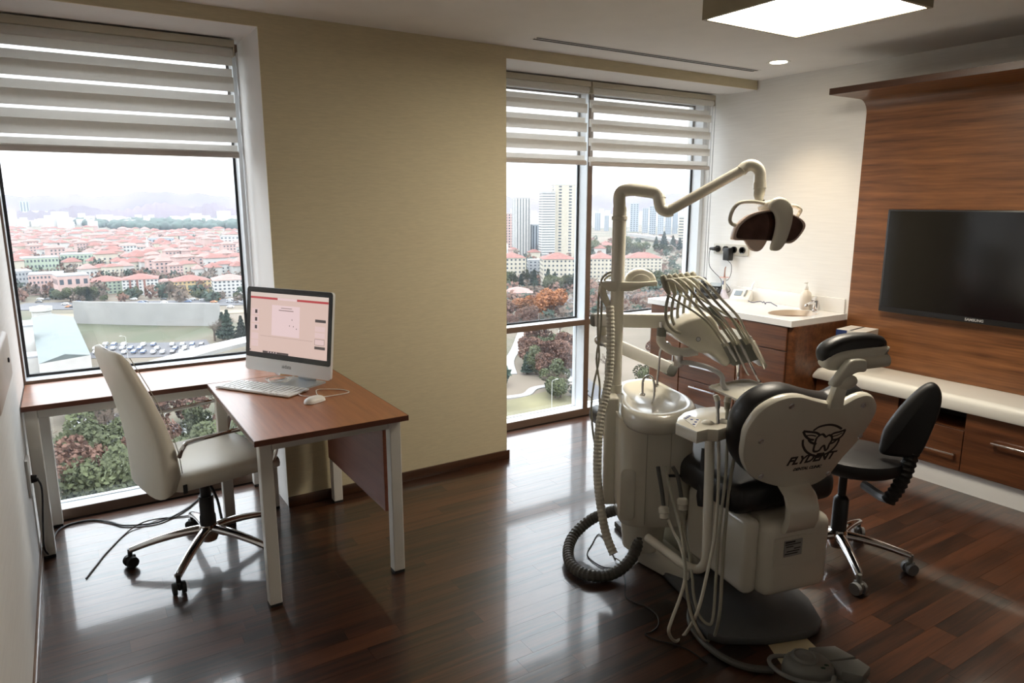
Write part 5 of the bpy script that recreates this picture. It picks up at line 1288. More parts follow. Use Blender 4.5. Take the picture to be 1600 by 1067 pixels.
def hip_roof(w_, d_, z0, h_, ov=0.5):
    a, b = w_ / 2 + ov, d_ / 2 + ov
    r = max(0.0, a - b) if a > b else 0.0
    s = max(0.0, b - a) if b > a else 0.0
    vs = [(-a, -b, z0), (a, -b, z0), (a, b, z0), (-a, b, z0), (-r - 0.01, -s, z0 + h_), (r + 0.01, s, z0 + h_)]
    if a > b: fs = [(0, 1, 5, 4), (1, 2, 5), (2, 3, 4, 5), (3, 0, 4), (3, 2, 1, 0)]
    else: fs = [(0, 1, 4), (1, 2, 5, 4), (2, 3, 5), (3, 0, 4, 5), (3, 2, 1, 0)]
    return MB().add(vs, fs)
def windows_on(o, w_, d_, h_, cols, rows, fw=0.5, fh=0.45, z0=0.0, side=True, m=None):
    mb = MB()
    cw, rh = w_ / cols, (h_ - z0) / rows
    for i in range(cols):
        for j in range(rows):
            mb.box((-w_ / 2 + cw * (i + 0.5), -d_ / 2 - 0.02, z0 + rh * (j + 0.5)), (cw * fw, 0.12, rh * fh))
    if side:
        n = max(1, int(d_ / cw)); cw2 = d_ / n
        for sx in (-1, 1):
            for i in range(n):
                for j in range(rows):
                    mb.box((sx * (w_ / 2 + 0.02), -d_ / 2 + cw2 * (i + 0.5), z0 + rh * (j + 0.5)), (0.12, cw2 * fw, rh * fh))
    q = mb.obj('window_rows', m or PANE, o, smooth=0); q['kind'] = 'stuff'
    return q
def block(name, label, cat, l, r, base, top, wall, roof=None, cols=0, rows=0, depth=None, turn=0.0, group=None, flat=True, fw=0.5, fh=0.45, rise=0.16):
    """a building seen between photo columns l..r with foot at base and eaves at top"""
    p = g((l + r) / 2, base); k = mpx(p)
    w_, h_ = (r - l) * k, (base - top) * k * 1.02
    d_ = depth or max(12.0, min(w_, 22.0))
    t_ = thing(name, label, cat, (p.x, p.y, GZ), az(p) + turn, group)
    MB().box((0, d_ / 2, h_ / 2), (w_, d_, h_)).obj('walls', C[wall], t_, smooth=0)
    sub = link('facade', None, t_); sub.location = (0, d_ / 2, 0)
    bpy.data.objects.remove(sub)
    if cols: 
        wr = windows_on(t_, w_, d_, h_, cols, rows, fw, fh); wr.location = (0, d_ / 2, 0)
    if roof is not None:
        ro_ = hip_roof(w_, d_, h_, min(w_, d_) * rise).obj('roof', roof, t_, smooth=0); ro_.location = (0, d_ / 2, 0)
    else:
        MB().box((0, d_ / 2, h_ + 0.4), (w_ * 1.01, d_ * 1.01, 0.8)).obj('parapet', C['grey'], t_, smooth=0)
    return t_
# --- right-hand window: towers and apartment blocks
tw = block('tower_block', 'tall cream slab tower with dark window columns seen through the right window', 'building', 866, 898, 403, 294, 'cream', cols=2, rows=24, fw=0.28, fh=0.5, turn=0.25)
block('tower_block', 'pale banded wing attached left of the cream slab tower', 'building', 846, 867, 404, 305, 'white', cols=1, rows=26, fw=0.96, fh=0.28, turn=0.25)
block('tower_block', 'slim white tower left of the cream slab tower', 'building', 806, 829, 399, 313, 'white', cols=5, rows=1, fw=0.25, fh=0.98, turn=0.3)
block('tower_block', 'grey glass tower between the white tower and the cream tower', 'building', 831, 845, 398, 353, 'blue', cols=3, rows=1, fw=0.5, fh=0.95, turn=0.3)
block('tower_block', 'pink brick tower at the pillar edge of the right window', 'building', 789, 803, 392, 336, 'pink', cols=3, rows=14, turn=0.2)
block('office_block', 'banded cream office block at the right edge of the right window', 'building', 1059, 1080, 392, 341, 'cream', cols=1, rows=12, fw=0.96, fh=0.4)
ORD = ['first', 'second', 'third', 'fourth', 'fifth', 'sixth', 'seventh', 'eighth', 'ninth', 'tenth', 'eleventh', 'twelfth']
HR = ((984, 997, 362, 320), (1003, 1012, 364, 327), (1014, 1024, 366, 324), (1027, 1036, 367, 326), (1039, 1048, 366, 330), (1050, 1058, 365, 333), (970, 979, 362, 330), (929, 938, 360, 334), (944, 951, 361, 338))
for i, (l, r, b, tp) in enumerate(sorted(HR)):
    block('high_rise', 'hazy bluish high-rise in the far cluster, %s from the left' % ORD[i], 'building', l, r, b, tp, 'blue', cols=3, rows=14, fw=0.5, fh=0.5, group='hazy high-rises far behind the right window')
ap = [(783, 822, 447, 404, 'cream'), (826, 846, 442, 408, 'grey'), (848, 899, 452, 406, 'cream'), (920, 962, 447, 405, 'cream'), (962, 976, 446, 408, 'white'), (978, 1033, 438, 404, 'cream')]
for i, (l, r, b, tp, wl_) in enumerate(ap):
    lab = ('cream apartment block with red hipped roof in the row below the towers' if wl_ == 'cream' else ('grey stepped block between two red roofed apartment blocks' if wl_ == 'grey' else 'narrow white gabled block between red roofed apartment blocks'))
    block('apartment_block', lab, 'building', l, r, b, tp, wl_, ROOF if wl_ == 'cream' else None, cols=max(3, int((r - l) / 6)), rows=7, fw=0.42, fh=0.42, turn=0.15, group='red roofed apartment blocks below the towers' if wl_ == 'cream' else None, rise=0.2)
block('low_building', 'low white building with red roof behind the trees in the right window', 'building', 785, 832, 472, 458, 'white', ROOF2, cols=6, rows=1)
# viaduct
def strip(name, pts, wd, z, m, label=None, cat=None, thick=0.4):
    c = [Vector((p.x, p.y, z)) for p in catmull(pts, 5)] if len(pts) > 2 else [Vector((p.x, p.y, z)) for p in pts]
    rings = []
    for i in range(len(c)):
        tn = (c[min(i + 1, len(c) - 1)] - c[max(i - 1, 0)]).normalized(); nn = Vector((-tn.y, tn.x, 0))
        a, b = c[i] + nn * wd / 2, c[i] - nn * wd / 2
        rings.append([tuple(a), tuple(b), tuple(b - Vector((0, 0, thick))), tuple(a - Vector((0, 0, thick)))])
    o = MB().loft(rings).obj(name, m, None, smooth=0)
    if label: tag(o, label, cat)
    else: structure(o)
    return o
strip('viaduct', [g(985, 372), g(1030, 378), g(1090, 388)], 16, GZ + 9, CONC, 'pale concrete viaduct crossing behind the right window', 'viaduct', thick=5)
strip('road', [g(790, 478), g(900, 470), g(1100, 448)], 22, GZ + 0.3, ASPH)
strip('road', [g(830, 533), g(870, 563), g(900, 588), g(960, 640), g(1010, 690)], 7, GZ + 0.3, ASPH)
strip('footpath', [g(836, 540), g(868, 572), g(893, 597)], 3.5, GZ + 0.35, CONC)
strip('footpath', [g(815, 520), g(806, 545), g(796, 565), g(800, 585)], 4, GZ + 0.35, CONC)
strip('footpath', [g(790, 622), g(822, 617), g(840, 606), g(900, 600)], 3, GZ + 0.35, CONC)
strip('lawn', [g(780, 645), g(830, 640), g(900, 622)], 26, GZ + 0.15, GRASS)
# --- left-hand window
strip('motorway', [g(20, 480), g(120, 478), g(240, 476), g(420, 470)], 34, GZ + 0.4, ASPH)
strip('grass_bank', [g(70, 494), g(200, 493), g(400, 486)], 14, GZ + 0.3, mat('dry_bank', (0.16, 0.13, 0.09), 0.95, var=0.2, vscale=0.1))
pw = [g(118, 505), g(230, 508), g(345, 509)]
strip('retaining_wall', pw, 1.2, GZ + 12.5, CONC, 'long pale concrete retaining wall below the motorway', 'wall', thick=12.5)
strip('parking_lot', [g(150, 548), g(260, 546), g(330, 540)], 34, GZ + 0.2, ASPH)
strip('flyover', [g(120, 650), g(190, 617), g(270, 588), g(340, 566), g(430, 543)], 11, GZ + 7, CONC, 'curved pale flyover ramp seen behind the desk', 'flyover', thick=1.6)
strip('road', [g(60, 706), g(150, 690), g(240, 676), g(400, 650)], 10, GZ + 0.25, ASPH)
strip('parking_lot', [g(110, 668), g(150, 664), g(190, 660)], 20, GZ + 0.3, ASPH)
strip('lawn', [g(60, 800), g(130, 778), g(260, 740)], 9, GZ + 0.2, GRASS)
for (x, y_) in ((290, 600), (330, 590), (250, 612), (210, 626)):
    p = g(x, y_); tag(MB().box((p.x, p.y, GZ + 2.8), (1.5, 1.5, 5.6)).obj('flyover_pier', CONC, smooth=0), 'concrete pier carrying the curved flyover ramp', 'pier', 'piers under the flyover ramp')
row = [(52, 97, 460, 430, 'pink', None, 'long pinkish institutional block at the left of the motorway row', 9, 4),
       (97, 140, 466, 432, 'pink', None, 'twin-gabled pink hall left of the motorway trees', 4, 2),
       (8, 50, 455, 426, 'grey', None, 'pale grey block with regular windows at the far left', 9, 4),
       (146, 194, 459, 440, 'green', ROOF, 'pale green apartment house with red roof by the motorway', 8, 4),
       (196, 246, 461, 437, 'white', ROOF, 'white apartment house with brown vertical stripes by the motorway', 9, 5),
       (250, 274, 458, 440, 'cream', ROOF2, 'cream house half hidden by bare trees by the motorway', 4, 4),
       (276, 330, 459, 439, 'yellow', ROOF, 'yellow apartment house with red roof by the motorway', 9, 4),
       (337, 388, 464, 438, 'white', ROOF2, 'white apartment house nearest the window edge by the motorway', 8, 5),
       (42, 90, 428, 404, 'green', None, 'pale green institutional slab behind the pinkish blocks', 10, 3),
       (100, 152, 412, 398, 'green', None, 'second pale green slab behind the pink hall', 10, 2),
       (234, 268, 386, 373, 'blue', None, 'grey-blue glazed block among the red roofs', 6, 2),
       (190, 214, 404, 384, 'white', ROOF2, 'white apartment house among the red roofs near the minaret', 5, 4),
       (212, 234, 402, 386, 'white', ROOF2, 'second white apartment house beside the minaret', 5, 4),
       (346, 374, 388, 370, 'white', None, 'white modern block at the right of the red roof district', 5, 4),
       (326, 344, 388, 374, 'pink', None, 'pinkish block beside the white modern block', 4, 4)]
for l, r, b, tp, wl_, rf, lab, nc, nr in row:
    tb = block('city_block', lab, 'building', l, r, b, tp, wl_, rf, cols=nc, rows=nr, turn=rc.uniform(-0.15, 0.3))
    if 'stripes' in lab:
        p = g((l + r) / 2, b); k = mpx(p)
        for q in (0.22, 0.42, 0.62):
            MB().box(((q - 0.5) * (r - l) * k, -0.1, (b - tp) * k * 0.5), ((r - l) * k * 0.06, 0.3, (b - tp) * k)).obj('stripe', C['brown'], tb, smooth=0)
p = g(232, 402); k = mpx(p)
tag(MB().lathe([(0.0, 0), (1.6, 0), (1.6, 24 * k), (2.2, 24 * k), (2.2, 25 * k), (1.0, 25 * k), (0.0, 31 * k)], 12, M=Matrix.Translation((p.x, p.y, GZ))).obj('minaret', C['white']), 'thin white minaret rising from the red roofs', 'minaret')
block('far_tower', 'lone bluish tower on the horizon at the left', 'building', 35, 47, 343, 316, 'blue', cols=3, rows=1, fw=0.4, fh=0.96)
block('far_tower', 'white framed high-rise with dark glass at the far left', 'building', -4, 17, 362, 335, 'white', cols=1, rows=1, fw=0.7, fh=0.8)
for i, (l, r, b, tp) in enumerate(sorted(((195, 206, 346, 337), (212, 222, 348, 336), (100, 106, 358, 346), (92, 98, 357, 344), (20, 36, 352, 345), (50, 60, 354, 346), (340, 352, 343, 333), (356, 366, 344, 334), (225, 236, 347, 338), (372, 384, 343, 334), (160, 170, 342, 336), (128, 136, 347, 340)))):
    block('far_block', 'tiny pale block in the hazy far city, %s from the left' % ORD[i], 'building', l, r, b, tp, 'white', group='pale blocks in the hazy far city')
# near roof complex below left
p0 = [g(a, b) for a, b in ((52, 524), (118, 522), (146, 590), (66, 606))]
wh = thing('warehouse', 'large hall with grey-green sheet roof directly below the left window', 'building', (0, 0, GZ))
MB().prism([(p.x, p.y) for p in p0], 0.0, 9.0).obj('walls', C['white'], wh, smooth=0)
cx_ = sum((p for p in p0), Vector()) / 4
mid0, mid1 = (p0[0] + p0[1]) / 2, (p0[2] + p0[3]) / 2
vs = [(p.x, p.y, 9.0) for p in p0] + [(mid0.x, mid0.y, 11.0), (mid1.x, mid1.y, 11.0)]
MB().add(vs, [(0, 4, 5, 3), (4, 1, 2, 5), (0, 1, 4), (2, 3, 5)]).obj('roof', GREYROOF, wh, smooth=0)
block('plant_building', 'white windowless cube beside the grey-green roof', 'building', 28, 56, 566, 512, 'white', depth=16)
block('plant_building', 'low white annex in front of the grey-green roof', 'building', 30, 72, 588, 560, 'white', depth=10)
p = g(68, 512); k = mpx(p)
tag(MB().lathe([(0.0, 0), (13 * k, 0), (13 * k, 26 * k), (15 * k, 27 * k), (15 * k, 33 * k), (0.0, 33 * k)], 24, M=Matrix.Translation((p.x, p.y, GZ))).obj('storage_tower', C['white']), 'round white tower with a wider top next to the sheet roof', 'tower')

# --- red roofed houses
hv = []
for i in range(6):
    w_, d_, h_ = rc.uniform(11, 18), rc.uniform(9, 12), rc.uniform(8, 14)
    wm = MB().box((0, 0, h_ / 2), (w_, d_, h_)).mesh('house', C[('white', 'cream', 'white', 'pink', 'white', 'cream')[i]], 0)
    rm = hip_roof(w_, d_, h_, rc.uniform(2.6, 3.8), 0.8).mesh('roof', ROOF if i % 3 else ROOF2, 0)
    wn_ = MB()
    for a in range(4):
        for b in range(max(2, int(h_ / 3))): wn_.box((-w_ / 2 + w_ * (a + 0.5) / 4, -d_ / 2 - 0.02, 1.6 + 3.0 * b), (1.5, 0.12, 1.4))
    hv.append((wm, rm, wn_.mesh('window_rows', PANE, 0)))
ROWN = ['first', 'second', 'third', 'fourth', 'fifth', 'sixth', 'seventh', 'eighth', 'ninth', 'tenth', 'eleventh', 'twelfth', 'thirteenth', 'last']
def house(px, py, group, label, win):
    p = g(px, py); vi = rc.randrange(6); wm, rm, wi = hv[vi]
    if isinstance(label, tuple): label = '%s house with %s roof, %s row beyond the motorway, %s part' % (('white', 'cream', 'white', 'pink', 'white', 'cream')[vi], 'red' if vi % 3 else 'faded red', label[0], label[1])
    o = link('house', wm); o.location = (p.x, p.y, GZ); s_ = rc.uniform(0.85, 1.25); o.scale = (s_, s_, s_)
    o.rotation_euler = (0, 0, az(p) + rc.choice((0.3, 0.3, 0.35, 1.87)) + rc.uniform(-0.12, 0.12))
    tag(o, label, 'house', group)
    link('roof', rm, o)
    if win: q = link('window_rows', wi, o); q['kind'] = 'stuff'
n = 0
for j, py in enumerate((432, 424, 417, 411, 405, 399.5, 394.5, 390, 385.5, 381, 377, 373, 369.5, 366)):
    step = max(13.0, 19.5 - j * 0.5)
    px = -2 + rc.uniform(0, 9)
    while px < 392:
        if not (py > 396 and 40 < px < 155 and rc.random() < 0.75) and rc.random() < 0.93:
            house(px + rc.uniform(-3, 3), py + rc.uniform(-2.2, 2.2), 'red roofed houses across the motorway', (ROWN[j], 'left' if px < 130 else ('middle' if px < 260 else 'right')), j < 7)
            n += 1
        px += step
for i, (px, py) in enumerate(((936, 400), (950, 398), (962, 399), (800, 402), (834, 404), (930, 392), (946, 390), (792, 406))):
    house(px, py, 'houses between the towers', 'small red roofed house %s' % ('just right of the mullion', 'second right of the mullion', 'third right of the mullion', 'at the foot of the slim white tower', 'between white tower and cream tower', 'behind the first house right of the mullion', 'behind the second house right of the mullion', 'at the pillar edge beside the pink tower')[i], False)
# --- far city carpet, forest belt and hills
far = MB()
for i in range(900):
    py = 331 + 26 * rc.random() ** 1.2; px = rc.uniform(-40, 1110)
    if 400 < px < 775 and rc.random() < 0.6: py = 345 + 90 * rc.random()
    p = g(px, py); k = mpx(p)
    w_, h_ = rc.uniform(14, 40), rc.uniform(8, 26) * (1.6 if rc.random() < 0.12 else 1)
    far.box((p.x, p.y, GZ + h_ / 2), (w_, w_ * 0.7, h_), rot=(0, 0, rc.uniform(0, 1.5)))
fo_ = far.obj('far_city', C['white'], None, smooth=0); tag(fo_, 'countless pale buildings of the distant hazy city', 'city', kind='stuff')
def ridge(name, d, az0, az1, h_of, label, m, n=60):
    mb = MB(); vs, fs = [], []
    for i in range(n + 1):
        a = az0 + (az1 - az0) * i / n; h_ = h_of(i / n)
        for dd, hh in ((d * 0.93, 0.0), (d * 0.975, h_ * 0.55), (d, h_), (d * 1.06, 0.0)):
            vs.append((dd * sin(a), dd * cos(a), GZ + hh))
    for i in range(n):
        for j in range(3): fs.append((i * 4 + j, (i + 1) * 4 + j, (i + 1) * 4 + j + 1, i * 4 + j + 1))
    return tag(mb.add(vs, fs).obj(name, m, None, smooth=60), label, 'hill')
HILL = mat('hill_scrub', (0.07, 0.05, 0.065), 0.95, var=0.3, vscale=0.004)
def bumps(seed, amp, base, fr):
    r_ = random.Random(seed); ph = [(r_.uniform(0, 6.28), f, 1 / (1 + 0.5 * i)) for i, f in enumerate(fr)]
    return lambda u: max(4.0, base + amp * sum(w_ * sin(6.28 * f * u + p_) for p_, f, w_ in ph) / 1.8)
A0 = YAW - atan2(850, FPX); A1 = YAW + atan2(360, FPX)
def left_hill(u):
    x = u * 420
    return 0.72 * (34 + 40 * math.exp(-((x - 245) / 42) ** 2) + 36 * math.exp(-((x - 330) / 26) ** 2) + 26 * math.exp(-((x - 120) / 30) ** 2) + 5 * sin(x * 0.4) + 3 * sin(x * 0.9)) + 12
ridge('hill', 2900, YAW - atan2(800, FPX), YAW - atan2(380, FPX), left_hill, 'rounded bare hills rising from the city at the left', HILL, 90)
ridge('hill_range', 4300, A0, A1, bumps(5, 20, 104, (3, 7, 13, 29)), 'faint pale mountain range along the whole horizon', HILL, 160)
fb = MB()
BLOB = []
FOREST = mat('forest_dark', (0.035, 0.055, 0.045), 0.95, var=0.4, vscale=0.05)
for i in range(520):
    px = rc.uniform(120, 400); lo = 350 + (px - 140) * -0.012
    py = lo + rc.uniform(0, 11) * min(1.0, (px - 110) / 90)
    p = g(px, py); s_ = rc.uniform(9, 17)
    fb.ball((p.x, p.y, GZ + s_ * 0.55), (s_, s_, s_ * 0.8), 7, 5)
tag(fb.obj('forest', FOREST, None, smooth=60), 'dark wooded belt behind the red roofs', 'forest', kind='stuff')

# --- trees
TREE = {'green': mat('leaf_olive', (0.05, 0.058, 0.024), 0.9, var=0.4, vscale=1.5), 'pine': mat('pine_needles', (0.018, 0.032, 0.02), 0.9, var=0.4, vscale=1.5), 'bare': mat('bare_twigs', (0.085, 0.062, 0.046), 0.95, var=0.35, vscale=1.5), 'orange': mat('autumn_leaves', (0.20, 0.075, 0.026), 0.9, var=0.35, vscale=1.5), 'red': mat('reddish_shrub', (0.10, 0.052, 0.036), 0.95, var=0.35, vscale=1.5)}
BARK = mat('bark', (0.08, 0.06, 0.045), 0.95)
def leafy(seed, kind):
    r_ = random.Random(seed); vs, fs = [], []
    n_ = 2600
    lobes = [Vector((r_.gauss(0, .38), r_.gauss(0, .38), 1.15 + r_.gauss(0, .32))) for _ in range(9)]
    for i in range(n_):
        if kind == 'pine':
            u = r_.random() ** 1.4; a = r_.uniform(0, 6.28); rr_ = (1 - u) * 0.62 * (0.65 + 0.35 * r_.random()) * (0.8 + 0.25 * sin(u * 40)) + 0.03
            c = Vector((rr_ * cos(a), rr_ * sin(a), 0.25 + u * 1.75)); s_ = 0.075
        else:
            l = r_.choice(lobes); q = Vector((r_.gauss(0, 1), r_.gauss(0, 1), r_.gauss(0, 1))).normalized()
            c = l + q * 0.48 * r_.uniform(0.75, 1.0); s_ = 0.085
            c.z = max(0.3, c.z)
        u_ = Vector((r_.gauss(0, 1), r_.gauss(0, 1), r_.gauss(0, 1))).normalized(); v_ = u_.orthogonal().normalized()
        k = len(vs); sz = s_ * r_.uniform(0.6, 1.3)
        vs += [c + u_ * sz, c + v_ * sz * 0.7, c - u_ * sz, c - v_ * sz * 0.7]; fs.append((k, k + 1, k + 2, k + 3))
    if kind != 'pine':
        inner = MB().add(vs, fs)
        return inner.mesh('crown', TREE[kind], 0)
    return MB().add(vs, fs).tube([(0, 0, .25), (0, 0, 1.9)], [0.38, 0.02], 8).mesh('crown', TREE[kind], 0)
def bare(seed):
    r_ = random.Random(seed); mb = MB()
    def grow(p, d, L, r, lev):
        q = p + d * L
        mb.tube([p, q], [r, r * 0.65], 3, caps=False)
        if lev == 0: return
        for _ in range(4 if lev > 1 else 5):
            nd = (d * 0.75 + Vector((r_.gauss(0, .55), r_.gauss(0, .55), r_.gauss(0.12, .4)))).normalized()
            grow(p.lerp(q, r_.uniform(0.55, 1.0)), nd, L * r_.uniform(0.6, 0.82), r * 0.55, lev - 1)
    grow(Vector((0, 0, 0.15)), Vector((0, 0, 1)), 0.62, 0.06, 4)
    return mb.mesh('crown', TREE['bare'], 0)
CROWN = {k: [leafy(s_ + 10 * i, k) for s_ in range(3)] if k != 'bare' else [bare(s_) for s_ in range(4)] for i, k in enumerate(TREE)}
TRUNK = MB().tube([(0, 0, 0), (0.02, 0, 0.5), (0, 0.02, 1.2)], [0.09, 0.07, 0.03], 7).mesh('trunk', BARK)
def tree(px, py, hpx, kind, label, group):
    p = g(px, py); s_ = hpx * mpx(p) / 2.05
    t_ = thing('tree', label, 'tree', (p.x, p.y, GZ), rc.uniform(0, 6.28), group)
    t_.scale = (s_, s_, s_)
    link('crown', rc.choice(CROWN[kind]), t_); link('trunk', TRUNK, t_)
LT = {'green': 'olive green tree in the park strip below the windows', 'pine': 'dark conifer in the park strip below the windows', 'bare': 'bare brown winter tree in the park strip below the windows', 'red': 'reddish leafless shrub in the park strip below the windows'}
def grove(n_, x0, x1, y0, y1, h0, h1, kinds, where='in the park strip below the windows'):
    for _ in range(n_):
        py = rc.uniform(y0, y1); k = rc.choice(kinds)
        tree(rc.uniform(x0, x1), py, rc.uniform(h0, h1) * (0.6 + 0.4 * (py - 316) / 300), k, LT[k].replace('in the park strip below the windows', where), k + ' trees ' + where)
grove(13, 85, 215, 722, 800, 60, 95, ('bare', 'bare', 'red', 'green'), where='on the slope right below the side table')
grove(10, 100, 240, 640, 712, 55, 85, ('green', 'bare', 'bare', 'red'), where='around the small parking lot under the side table')
grove(8, 240, 400, 625, 665, 40, 60, ('bare', 'bare', 'red'), where='beside the coach below the desk')
grove(9, 240, 400, 690, 760, 45, 80, ('bare', 'red', 'green'), where='in front of the coach below the desk')
grove(6, 335, 385, 517, 534, 40, 60, ('pine', 'bare', 'pine'), where='at the right end of the retaining wall')
grove(8, 100, 150, 462, 472, 26, 40, ('pine', 'green', 'bare'), where='next to the pink hall by the motorway')
grove(8, 245, 280, 458, 468, 26, 44, ('bare', 'bare'), where='between the white and yellow houses by the motorway')
grove(9, 150, 390, 466, 472, 14, 24, ('bare', 'green'), where='along the far edge of the motorway')
grove(12, 785, 905, 446, 462, 34, 50, ('pine', 'green', 'bare', 'pine'), where='below the apartment blocks left of the mullion')
grove(10, 915, 1085, 446, 468, 34, 52, ('pine', 'bare', 'green'), where='below the apartment blocks right of the mullion')
grove(12, 915, 1080, 385, 402, 26, 40, ('bare', 'pine', 'green', 'pine'), where='in front of the hazy high-rises')
grove(8, 785, 850, 385, 403, 24, 36, ('bare', 'pine'), where='at the foot of the slim white tower')
grove(14, 800, 885, 552, 600, 34, 55, ('green', 'pine', 'green', 'red'), where='in the small park in the lower right window')
grove(10, 850, 905, 575, 625, 32, 52, ('red', 'bare', 'green', 'pine'), where='along the path in the lower right window')
grove(10, 785, 905, 500, 540, 26, 42, ('red', 'bare', 'bare', 'red'), where='below the orange tree in the right window')
grove(12, 925, 1050, 500, 640, 34, 56, ('bare', 'red', 'green', 'bare'), where='behind the lamp post of the dental unit')
tree(862, 498, 52, 'orange', 'large round tree in orange autumn leaf by the road', None)
tree(835, 500, 42, 'orange', 'smaller orange autumn tree left of the large one', None)
tree(815, 499, 34, 'orange', 'small pale orange tree near the pillar side of the right window', None)

# --- scrub and small trees filling the ground between the blocks
for nm, kind_, seed_ in (('brown_scrub', 'bare', 1), ('evergreen_scrub', 'pine', 2), ('reddish_scrub', 'red', 3)):
    r_ = random.Random(seed_); sv, sf = [], []
    for i in range(330):
        px, py = (r_.uniform(785, 1090), 372 + 135 * r_.random() ** 1.3) if r_.random() < 0.5 else ((r_.uniform(20, 395), 366 + 108 * r_.random()) if r_.random() < 0.6 else (r_.uniform(400, 780), 380 + 260 * r_.random()))
        p = g(px, py); s_ = r_.uniform(2.6, 6.0)
        for j in range(46):
            q = Vector((r_.gauss(0, 1), r_.gauss(0, 1), r_.gauss(0, 1))).normalized() * r_.uniform(0.5, 1.0) * s_
            c = Vector((p.x + q.x, p.y + q.y, GZ + s_ * 0.95 + q.z * 0.95)); u_ = Vector((r_.gauss(0, 1), r_.gauss(0, 1), r_.gauss(0, 1))).normalized() * s_ * 0.33; v_ = u_.orthogonal().normalized() * s_ * 0.24
            k = len(sv); sv += [c + u_, c + v_, c - u_, c - v_]; sf.append((k, k + 1, k + 2, k + 3))
    tag(MB().add(sv, sf).obj(nm, TREE[kind_], None, smooth=0), {'bare': 'brown winter scrub scattered between the city blocks', 'pine': 'dark evergreen scrub scattered between the city blocks', 'red': 'reddish leafless scrub scattered between the city blocks'}[kind_], 'scrub', kind='stuff')

# --- cars, bus, street lamps
CARM = [mat('car_' + n_, c_, 0.25, coat=0.6) for n_, c_ in (('white', (0.62, 0.62, 0.62)), ('silver', (0.36, 0.37, 0.39)), ('blue', (0.08, 0.12, 0.22)), ('dark', (0.04, 0.04, 0.045)), ('orange', (0.55, 0.20, 0.06)))]
WPROF = [(-2.2, 0.35), (2.2, 0.35), (2.25, 0.8), (1.3, 0.95), (0.75, 1.42), (-1.2, 1.45), (-1.9, 0.98), (-2.25, 0.9)]
R90 = Matrix(((1, 0, 0, 0), (0, 0, -1, 0), (0, 1, 0, 0), (0, 0, 0, 1)))
CARB = [MB().prism(WPROF, -0.88, 0.88, R90, bev=0.06).mesh('car', m) for m in CARM]
CARG = MB().prism([(1.1, 0.98), (0.68, 1.36), (-1.12, 1.39), (-1.7, 1.0)], -0.9, 0.9, R90).mesh('car_windows', PANE)
cw_ = MB()
for x in (-1.4, 1.4):
    for y_ in (-0.82, 0.82): cw_.cyl((x, y_ - 0.1, 0.34), (x, y_ + 0.1, 0.34), 0.34, n=10)
CARW = cw_.mesh('wheels', M['rubber'])
def car(px, py, dirv, label, group, z=0.45, ci=None):
    p = g(px, py)
    if z > 3: p = onz(px, py, GZ + z)
    o = link('car', CARB[ci if ci is not None else rc.choice((0, 0, 1, 1, 2, 3))]); o.location = (p.x, p.y, GZ + z); o.rotation_euler = (0, 0, dirv)
    col_ = o.data.materials[0].name.replace('car_', '')
    tag(o, label.replace('car', ('' if 'taxi' in label else col_ + ' ') + 'car') if 'taxi' not in label else label, 'car', group)
    link('car_windows', CARG, o); link('wheels', CARW, o)
md = atan2((g(240, 476) - g(120, 478)).y, (g(240, 476) - g(120, 478)).x)
for i in range(34):
    car(rc.uniform(60, 390), (ln := rc.choice((0, 1, 2, 3))) * 3.8 + 470 + rc.uniform(-0.8, 0.8), md + rc.choice((0, pi)), 'car driving in the %s lane of the motorway' % ('farthest', 'far', 'near', 'nearest')[ln], 'cars on the motorway', ci=rc.choice((0, 0, 1, 2, 3, 4)))
for j, (y0, n_) in enumerate(((541, 12), (547, 13), (553, 12))):
    for i in range(n_):
        if rc.random() < 0.85: car(150 + (330 - 150) * i / n_ + rc.uniform(-1, 1), y0 + rc.uniform(-0.4, 0.4) - 0.03 * i, md + pi / 2 + 0.1, 'parked car in the %s row of the lot below the retaining wall' % ('back', 'middle', 'front')[j], 'cars in the upper parking lot')
for j, (y0, n_) in enumerate(((662, 5), (669, 6))):
    for i in range(n_):
        car(118 + 13 * i + 6 * j, y0 - 1.2 * i + rc.uniform(-0.5, 0.5), md + pi / 2 - 0.2, 'parked car in the %s row of the small lot under the side table' % ('back', 'front')[j], 'cars in the lower parking lot')
fd = atan2((g(340, 566) - g(270, 588)).y, (g(340, 566) - g(270, 588)).x)
pcar = onz(266, 566, GZ + 7)
car(266, 570, fd, 'orange taxi driving on the curved flyover', None, z=7.05, ci=4)
pb = g(322, 672)
bus = thing('coach_bus', 'white coach with dark windows parked under the desk window', 'bus', (pb.x, pb.y, GZ + 0.3), radians(18))
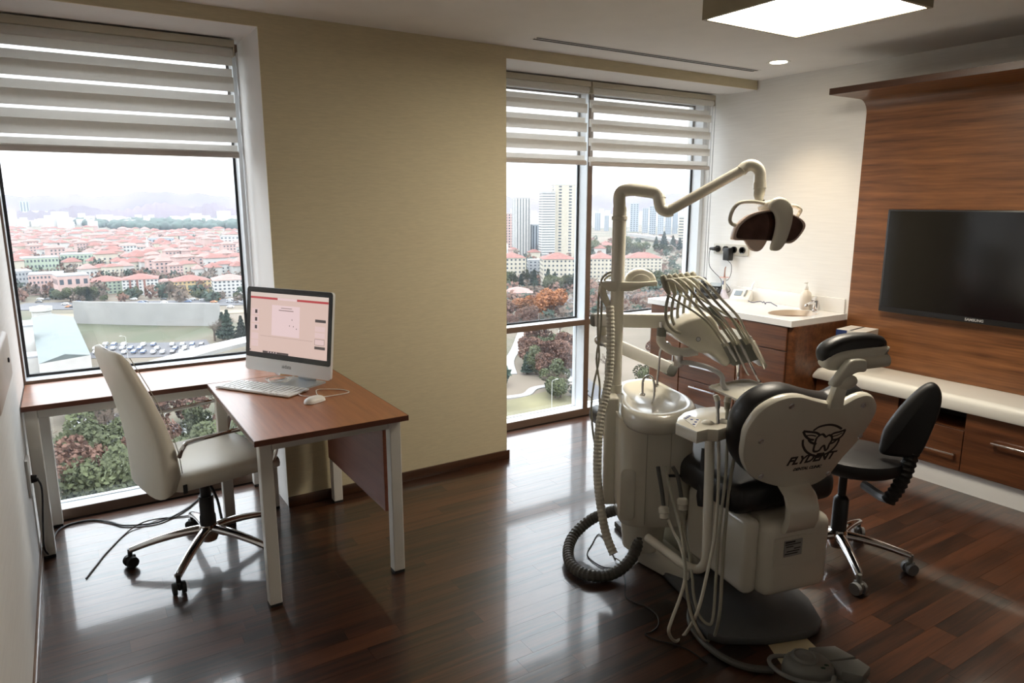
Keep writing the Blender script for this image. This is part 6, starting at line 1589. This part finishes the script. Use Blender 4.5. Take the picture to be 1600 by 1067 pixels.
MB().prism([(-6, 0.4), (6, 0.4), (6.1, 1.6), (5.7, 3.4), (-6, 3.5)], -1.25, 1.25, R90, bev=0.15).obj('bus_body', CARM[0], bus)
MB().prism([(-5.6, 1.7), (5.9, 1.7), (5.65, 2.8), (-5.6, 2.9)], -1.28, 1.28, R90).obj('bus_windows', PANE, bus, smooth=0)
for x in (-3.8, 3.9):
    for y_ in (-1.2, 1.2): MB().cyl((x, y_ - 0.12, 0.35), (x, y_ + 0.12, 0.35), 0.5, n=12).obj('wheel', M['rubber'], bus)
LAMPM = mat('lamp_pole', (0.42, 0.42, 0.40), 0.5)
SL = MB().tube([(0, 0, 0), (0, 0, 9.2), (0.25, 0, 9.8), (1.6, 0, 10.1)], [0.11, 0.07, 0.06, 0.05], 7).mesh('pole', LAMPM)
SLH = MB().box((1.9, 0, 10.1), (0.9, 0.35, 0.16), bev=0.05).mesh('lamp_head', LAMPM)
for i, (px, py) in enumerate(((841, 512), (866, 600), (872, 552), (899, 500), (200, 560), (110, 700), (262, 700), (862, 640))):
    p = g(px, py)
    t_ = thing('street_lamp', 'tall thin street lamp %s' % ('under the small orange tree', 'beside the park path', 'in the park above the path', 'close to the mullion beside the road', 'in the upper parking lot', 'near the small parking lot', 'in front of the coach', 'at the lawn in the lower right window')[i], 'street lamp', (p.x, p.y, GZ), rc.uniform(0, 6.28), 'street lamps below the windows')
    link('pole', SL, t_); link('lamp_head', SLH, t_)

# --- winter haze over the city
hz = bpy.data.materials.new('winter_haze'); hz.use_nodes = True
hn, hl = hz.node_tree.nodes, hz.node_tree.links
hn.remove(hn['Principled BSDF'])
vs_ = hn.new('ShaderNodeVolumeScatter'); vs_.inputs['Color'].default_value = (0.20, 0.225, 0.26, 1); vs_.inputs['Density'].default_value = 0.00028; vs_.inputs['Anisotropy'].default_value = 0.0
hl.new(vs_.outputs[0], hn['Material Output'].inputs['Volume'])
ho = MB().box((1800, 3560, GZ + 158), (11400, 7000, 320)).obj('haze', hz, None, smooth=0)
tag(ho, 'pale winter haze hanging over the city', 'haze', kind='stuff')
